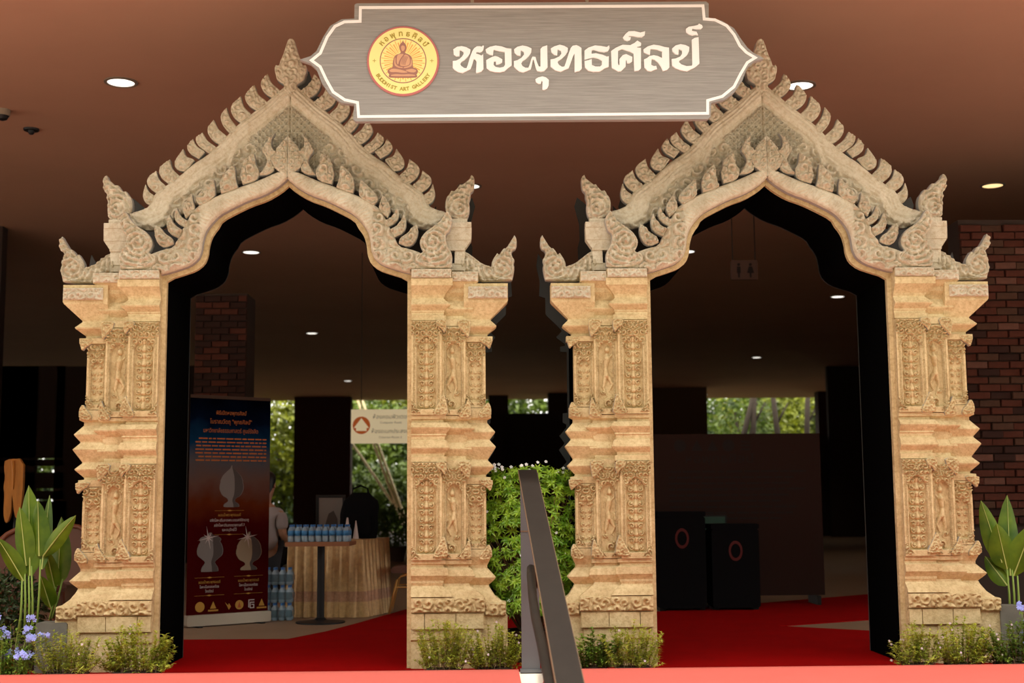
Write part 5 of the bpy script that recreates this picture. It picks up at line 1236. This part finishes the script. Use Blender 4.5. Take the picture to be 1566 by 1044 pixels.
# ------------------------------------------------------------------ signs in the hall
YG = 11.0
a, b = at(537, 626, YG), at(536, 678, YG); r_ = at(640, 626, YG)
sgn = thing('direction_sign', 'cream hanging direction sign with red round arrow emblem, seen through the left gate', 'sign', ((a.x + r_.x) / 2, YG, (a.z + b.z) / 2))
w2, h2 = (r_.x - a.x) / 2, (a.z - b.z) / 2
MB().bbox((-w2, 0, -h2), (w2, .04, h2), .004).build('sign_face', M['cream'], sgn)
lx = lambda px: at(px, 650, YG).x - sgn.location.x
lz = lambda py: at(580, py, YG).z - sgn.location.z
cx, cz = lx(552.7), lz(650)
rd = MB().lathe((cx, 0, cz), [(.133, 0), (.133, -.004)], 40, 'y').build('arrow_disc', M['sign_red_glow'], sgn)
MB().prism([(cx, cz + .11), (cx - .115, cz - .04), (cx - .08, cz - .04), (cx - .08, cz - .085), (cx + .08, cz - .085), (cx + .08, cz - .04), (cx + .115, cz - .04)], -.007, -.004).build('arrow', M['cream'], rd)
for body, px, py, sz, m_ in (('ห้องคอมพิวเตอร์', 598, 640, .088, 'sign_grey'), ('Computer Room', 598, 647.5, .05, 'sign_grey'), ('ห้องอเนกประสงค์', 597, 662, .088, 'sign_grey'), ('Common Room 2', 597, 670, .05, 'sign_grey')):
    text_obj('sign_line', body, sz, M[m_], sgn, (lx(px), -.003, lz(py)), 0, .95, .001)
for x in (-w2 * .7, w2 * .7): MB().tube([(x, .02, h2), (x, .02, ZC - sgn.location.z)], .006, 6).build('hanger_rod', M['black'], sgn)
YT = 7.5
c = at(1138, 413, YT); ts = thing('toilet_sign', 'dark hanging toilet sign with man and woman figures in the right arch', 'sign', c)
MB().bbox((-.17, -.03, -.125), (.17, .03, .125), .01).build('sign_box', mat('dim_sign_face', (.10, .055, .04), .6), ts)
for sx, wom in ((-.075, 0), (.075, 1)):
    mb = MB(); mb.lathe((sx, 0, .068), [(.019, -.03), (.019, -.034)], 16, 'y')
    mb.prism([(sx - .022, .042), (sx + .022, .042), (sx + (.045 if wom else .024), -.04), (sx + .012, -.045), (sx + .01, -.1), (sx - .01, -.1), (sx - .012, -.045), (sx - (.045 if wom else .024), -.04)], -.034, -.03); mb.build('woman_symbol' if wom else 'man_symbol', M['black_print'], ts)
MB().box((-.15, -.006, .125), (-.14, .006, ZC - c.z)).box((.14, -.006, .125), (.15, .006, ZC - c.z)).build('hanger_rods', M['black'], ts)

# ------------------------------------------------------------------ display board, cases, screens at right
YD = 5.1
a, b = at(985, 664, YD), at(1253, 664, YD)
db = thing('display_board', 'dark maroon display board with a row of black logos in the right opening', 'display board', ((a.x + b.x) / 2, YD, ZF))
w2 = (b.x - a.x) / 2; hb = a.z - ZF
MB().bbox((-w2, 0, .10), (w2, .03, hb), .004).build('panel', M['maroon_board'], db)
for x in (-w2 + .1, w2 - .1): MB().box((x - .02, -.15, 0), (x + .02, .25, .10)).build('foot', M['black'], db)
dx = lambda px: at(px, 690, YD).x - db.location.x
dz = lambda py: at(1120, py, YD).z - ZF
for px, k in ((1040, 'd'), (1066, 't'), (1090, 't'), (1114, 'd'), (1140, 's')):
    mb = MB(); x, z = dx(px), dz(681)
    if k == 'd': mb.lathe((x, 0, z), [(.065, 0), (.065, -.003)], 24, 'y')
    elif k == 't': mb.prism([(x - .06, z - .055), (x + .06, z - .055), (x, z + .06)], -.003, 0)
    else: mb.box((x - .05, -.003, z - .05), (x + .05, 0, z - .03)); mb.box((x - .05, -.003, z - .01), (x + .05, 0, z + .01)); mb.box((x - .05, -.003, z + .03), (x + .05, 0, z + .05))
    mb.build('printed_logo', M['black_print'], db)
text_obj('board_title', 'หอพุทธศิลป์', .13, M['black_print'], db, (dx(1100), -.002, dz(707)), 0, 1.2, .0005)
mb = MB()
for i in range(9):
    z = dz(722 + i * 9); x = dx(1022); 
    while x < dx(1215) - (i % 3) * .1:
        l_ = r4.uniform(.06, .2); mb.box((x, -.002, z), (x + l_, 0, z + .02)); x += l_ + .02
o = mb.build('printed_text', M['black_print'], db); o['kind'] = 'stuff'
for px, py, lab in ((1043, 823, 'tall black equipment case with a red ring, left one before the display board'), (1125, 842, 'lower black equipment case with a red ring, right one before the display board')):
    Yk = 4.4; q = at(px, py, Yk); f0 = ZF
    t = thing('equipment_case', lab, 'case', (q.x, Yk, ZF)); H = q.z - ZF + .22
    MB().bbox((-.24, 0, .03), (.24, .38, H), .02).build('case_body', M['black_cloth'], t)
    MB().bbox((-.245, -.005, H), (.245, .385, H + .05), .01).build('lid', M['black_cloth'], t)
    for x in (-.2, .2): MB().box((x - .03, .05, 0), (x + .03, .33, .03)).build('foot', M['black'], t)
    o = ringmesh('red_ring', 0, q.z - ZF, .055, .078, -.004, .0, M['red_ring'], t, 32); o.scale = (.9, 1, 1.3); o.location.z = (q.z - ZF) * (1 - 1.3)
q = at(1088, 812, 4.9); t = thing('monitor', 'small dark monitor with a greenish screen by the equipment cases', 'monitor', (q.x, 4.92, ZF))
zq = q.z - ZF
MB().bbox((-.17, 0, zq - .02), (.17, .03, zq + .17), .006).build('casing', M['black'], t); MB().box((-.15, -.003, zq), (.15, 0, zq + .15)).build('screen', M['screen'], t)
MB().lathe((.03, 0, zq + .05), [(.012, -.006), (.012, -.003)], 14, 'y').build('status_light', M['led'], t)
MB().tube([(0, .02, zq), (0, .02, .02)], .02, 10).build('stand', M['black'], t); MB().bbox((-.12, -.08, 0), (.12, .12, .02), .004).build('base', M['black'], t)
q = at(855, 745, 3.0)

# columns and far walls
def column(name, pl, pr, Y, dep, m, zt_=ZC): 
    a, b = at(pl, 700, Y), at(pr, 700, Y); return struct(MB().box((a.x, Y, ZF), (b.x, Y + dep, zt_)).build(name, m))
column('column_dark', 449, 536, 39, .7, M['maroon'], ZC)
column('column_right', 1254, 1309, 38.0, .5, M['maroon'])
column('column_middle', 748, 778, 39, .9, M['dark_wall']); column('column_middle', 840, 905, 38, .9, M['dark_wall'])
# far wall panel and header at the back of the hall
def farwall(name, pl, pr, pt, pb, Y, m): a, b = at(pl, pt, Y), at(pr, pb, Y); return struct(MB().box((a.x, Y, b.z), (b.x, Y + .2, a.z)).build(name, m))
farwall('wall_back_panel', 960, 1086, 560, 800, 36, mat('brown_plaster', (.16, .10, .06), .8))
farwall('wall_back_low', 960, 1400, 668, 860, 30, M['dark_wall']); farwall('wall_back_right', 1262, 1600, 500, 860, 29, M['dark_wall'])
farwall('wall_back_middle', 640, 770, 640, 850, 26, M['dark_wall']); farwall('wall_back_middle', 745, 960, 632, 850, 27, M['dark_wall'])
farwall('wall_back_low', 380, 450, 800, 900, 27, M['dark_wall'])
# louvred wall at far left: slats with daylight between them
lw = struct(thing('wall_left_louvre', None, None, (0, 16, 0)))
def slat(pl, pr, pt, pb): a, b = at(pl, pt, 16), at(pr, pb, 16); MB().box((a.x, 0, b.z), (b.x, .12, a.z)).build('slat', M['dark_wall'], lw)
for pt, pb in ((560, 700), (703, 712), (723, 746), (751, 763), (767, 940)): slat(-40, 96, pt, pb)
for pl, pr in ((-40, 20), (34, 46), (88, 330)): slat(pl, pr, 560, 940)
farwall('wall_left_near', -400, -20, 300, 960, 9, M['dark_wall'])

# amber carved panel and round-backed chairs at far left
Yw = 4.2
wp = thing('carved_wood_panel', 'amber carved wooden totem panel in the gloom at far left', 'carving', (at(20, 800, Yw).x, Yw, ZF))
def wl(pts): return [(at(x, y, Yw).x - wp.location.x, at(x, y, Yw).z - ZF) for x, y in pts]
MB().prism(chaikin(wl([(8, 702), (36, 701), (35, 745), (32, 775), (27, 795), (22, 788), (19, 760), (18, 755), (17, 780), (13, 796), (8, 800), (5, 785), (7, 755), (5, 745), (8, 730), (6, 715)]), 1), 0, .05).build('cutout_board', M['amber_wood'], wp)
MB().tube([(0, .06, 0), (0, .06, wl([(20, 705)])[0][1])], .02, 8).build('support_post', M['black'], wp); MB().lathe((0, .06, 0), [(.15, 0), (.15, .02), (.03, .04)], 18).build('base', M['black'], wp)
MB().tube([(x, -.006, z) for x, z in wl([(20, 704), (21, 725), (20, 748)])], [.02, .015, .008], 6).build('relief_ridge', M['amber_wood'], wp)
def round_chair(px, label, Y, rz):
    c = at(px, 900, Y); t = thing('round_back_chair', label, 'chair', (c.x, Y, ZF), rz)
    pts = [(.27 * math.cos(a), 0, .66 + .27 * math.sin(a)) for a in [PI * -.18 + PI * 1.36 * k / 14 for k in range(15)]]
    MB().tube([(.24, 0, .42)] + pts + [(-.24, 0, .42)], .022, 8).build('back_rim', M['chair_wood'], t, True)
    v = [(.25 * math.cos(2 * PI * k / 24), .0 if i == 0 else .03, .66 + .25 * math.sin(2 * PI * k / 24)) for i in (0, 1) for k in range(24)]
    mesh_obj('back_pad', v, [list(range(24)), list(range(47, 23, -1))] + [[k, 24 + k, 24 + (k + 1) % 24, (k + 1) % 24] for k in range(24)], M['chair_pad'], t)
    MB().lathe((0, .26, .40), [(.25, 0), (.27, .03), (.25, .07)], 24).build('seat', M['chair_pad'], t)
    for sx in (-1, 1):
        for y in (.05, .46): MB().tube([(sx * .2, y, .42), (sx * .23, y, 0)], .018, 8).build('leg', M['chair_wood'], t)
round_chair(38, 'round-backed brown chair behind the foremost canna, nearer the left edge', 1.9, .1)
round_chair(106, 'round-backed brown chair half hidden by the left gate', 3.0, -.3)

# ------------------------------------------------------------------ trees beyond the hall
def tree(label, px, py, Y, rad, n, lm, size, seed, trunk=True, name='garden_tree', group='trees beyond the hall'):
    c = at(px, py, Y); g = -.6
    t = thing(name, label, 'tree', (c.x, Y, g), 0, group)
    bushlump(t, (0, 0, c.z - g), rad, n, lm, size, seed)
    if trunk:
        MB().tube([(0, 0, 0), (rad[0] * .1, 0, (c.z - g) * .5), (0, 0, c.z - g)], [.16, .12, .06], 8).build('trunk', M['bark'], t, True)
        MB().tube([(rad[0] * .06, 0, (c.z - g) * .4), (rad[0] * .5, -.3, (c.z - g) + rad[2] * .3)], [.09, .03], 6).build('branch', M['bark'], t, True)
tree('yellow-green tree glimpsed left of the dark column', 425, 690, 44, (2.6, 1.6, 2.6), 2600, 'leaf_tree2', .34, 11)
tree('green leafy tree just right of the dark column', 560, 700, 46.5, (2.4, 1.4, 2.6), 2600, 'leaf_tree', .36, 12)
tree('bright yellow-green tree behind the cream direction sign', 610, 640, 50, (3.2, 1.8, 2.0), 2600, 'leaf_tree2', .36, 13)
tree('low green tree beneath the cream direction sign', 600, 780, 43, (3.0, 1.4, 1.8), 3000, 'leaf_tree', .34, 14)
tree('dark green tree seen through the gap between the gates', 800, 615, 50, (3.4, 1.8, 1.6), 1800, 'leaf_tree', .36, 15)
tree('thin-crowned tree against bright sky at the left of the far window', 1125, 630, 45, (1.7, 1.4, 2.2), 620, 'leaf_tree', .30, 16)
tree('dense yellow-green tree in the middle of the far window', 1185, 640, 48.5, (2.6, 1.6, 2.6), 2400, 'leaf_tree2', .34, 17)
tree('green tree at the right of the far window', 1240, 640, 52.5, (2.8, 1.8, 2.6), 2200, 'leaf_tree', .34, 18)
tree('green tree behind the louvred wall at far left', 60, 740, 44, (5, 2.4, 2.8), 2600, 'leaf_tree', .40, 19)
for px, lab, w_ in ((330, 'long dark clipped hedge at the back of the garden, left half', 9.0), (1120, 'long dark clipped hedge at the back of the garden, right half', 9.0)):
    c = at(px, 700, 58); t = thing('hedge', lab, 'hedge', (c.x, 58, -.6))
    bushlump(t, (0, 0, 2.6), (w_, 1.2, 3.6 if px < 800 else 4.6), 5200, 'leaf_dark', .5, px)
    MB().tube([(0, 0, 0), (0, 0, 2)], .12, 6).build('stem', M['bark'], t)
for px, py, lean, lab in ((1128, 665, .5, 'dark leaning trunk in the far window, leftmost'), (1150, 665, .1, 'dark upright trunk in the far window, second from left'), (1192, 665, -.15, 'dark trunk in the far window, third from left'), (1232, 665, .1, 'thin dark trunk in the far window, rightmost')):
    c = at(px, py, 43); t = thing('tree_trunk', lab, 'tree trunk', (c.x - lean * 1.5, 43, -.6))
    MB().tube([(0, 0, 0), (lean * 2, 0, c.z + .6), (lean * 3, 0, c.z + 2.4)], [.13, .12, .10], 8).build('trunk', M['bark'], t, True)
    MB().tube([(lean * 2.2, 0, c.z + 1.0), (lean * 2.2 + .5, 0, c.z + 1.9)], [.06, .03], 6).build('branch', M['bark'], t, True)
for i, (a, b, lab) in enumerate((((540, 680), (598, 765), 'pale slanting bamboo cane left of the other two, under the cream sign'), ((572, 680), (594, 740), 'pale bamboo cane in the middle under the cream sign'), ((577, 676), (602, 745), 'pale bamboo cane nearest the pillar under the cream sign'))):
    p, q = at(*a, 41.3), at(*b, 41.3); d_ = (p - q).normalized()
    mb = MB(); p2 = p + d_ * 2.4; g_ = q + (q - p).normalized() * 3
    k = (q.z + .6) / max(d_.z, .2); base = q - d_ * k
    t = thing('bamboo_cane', lab, 'cane', base); mb.tube([Vector((0, 0, 0)), (q - base), (p2 - base)], [.06, .055, .04], 8); mb.build('cane', M['pale_bark'], t, True)
    for z_ in (.35, .6, .8):
        c_ = (p2 - base) * z_; MB().lathe((c_.x, c_.y, c_.z), [(.06, -.02), (.068, 0), (.06, .02)], 8).build('node_ring', M['pale_bark'], t)
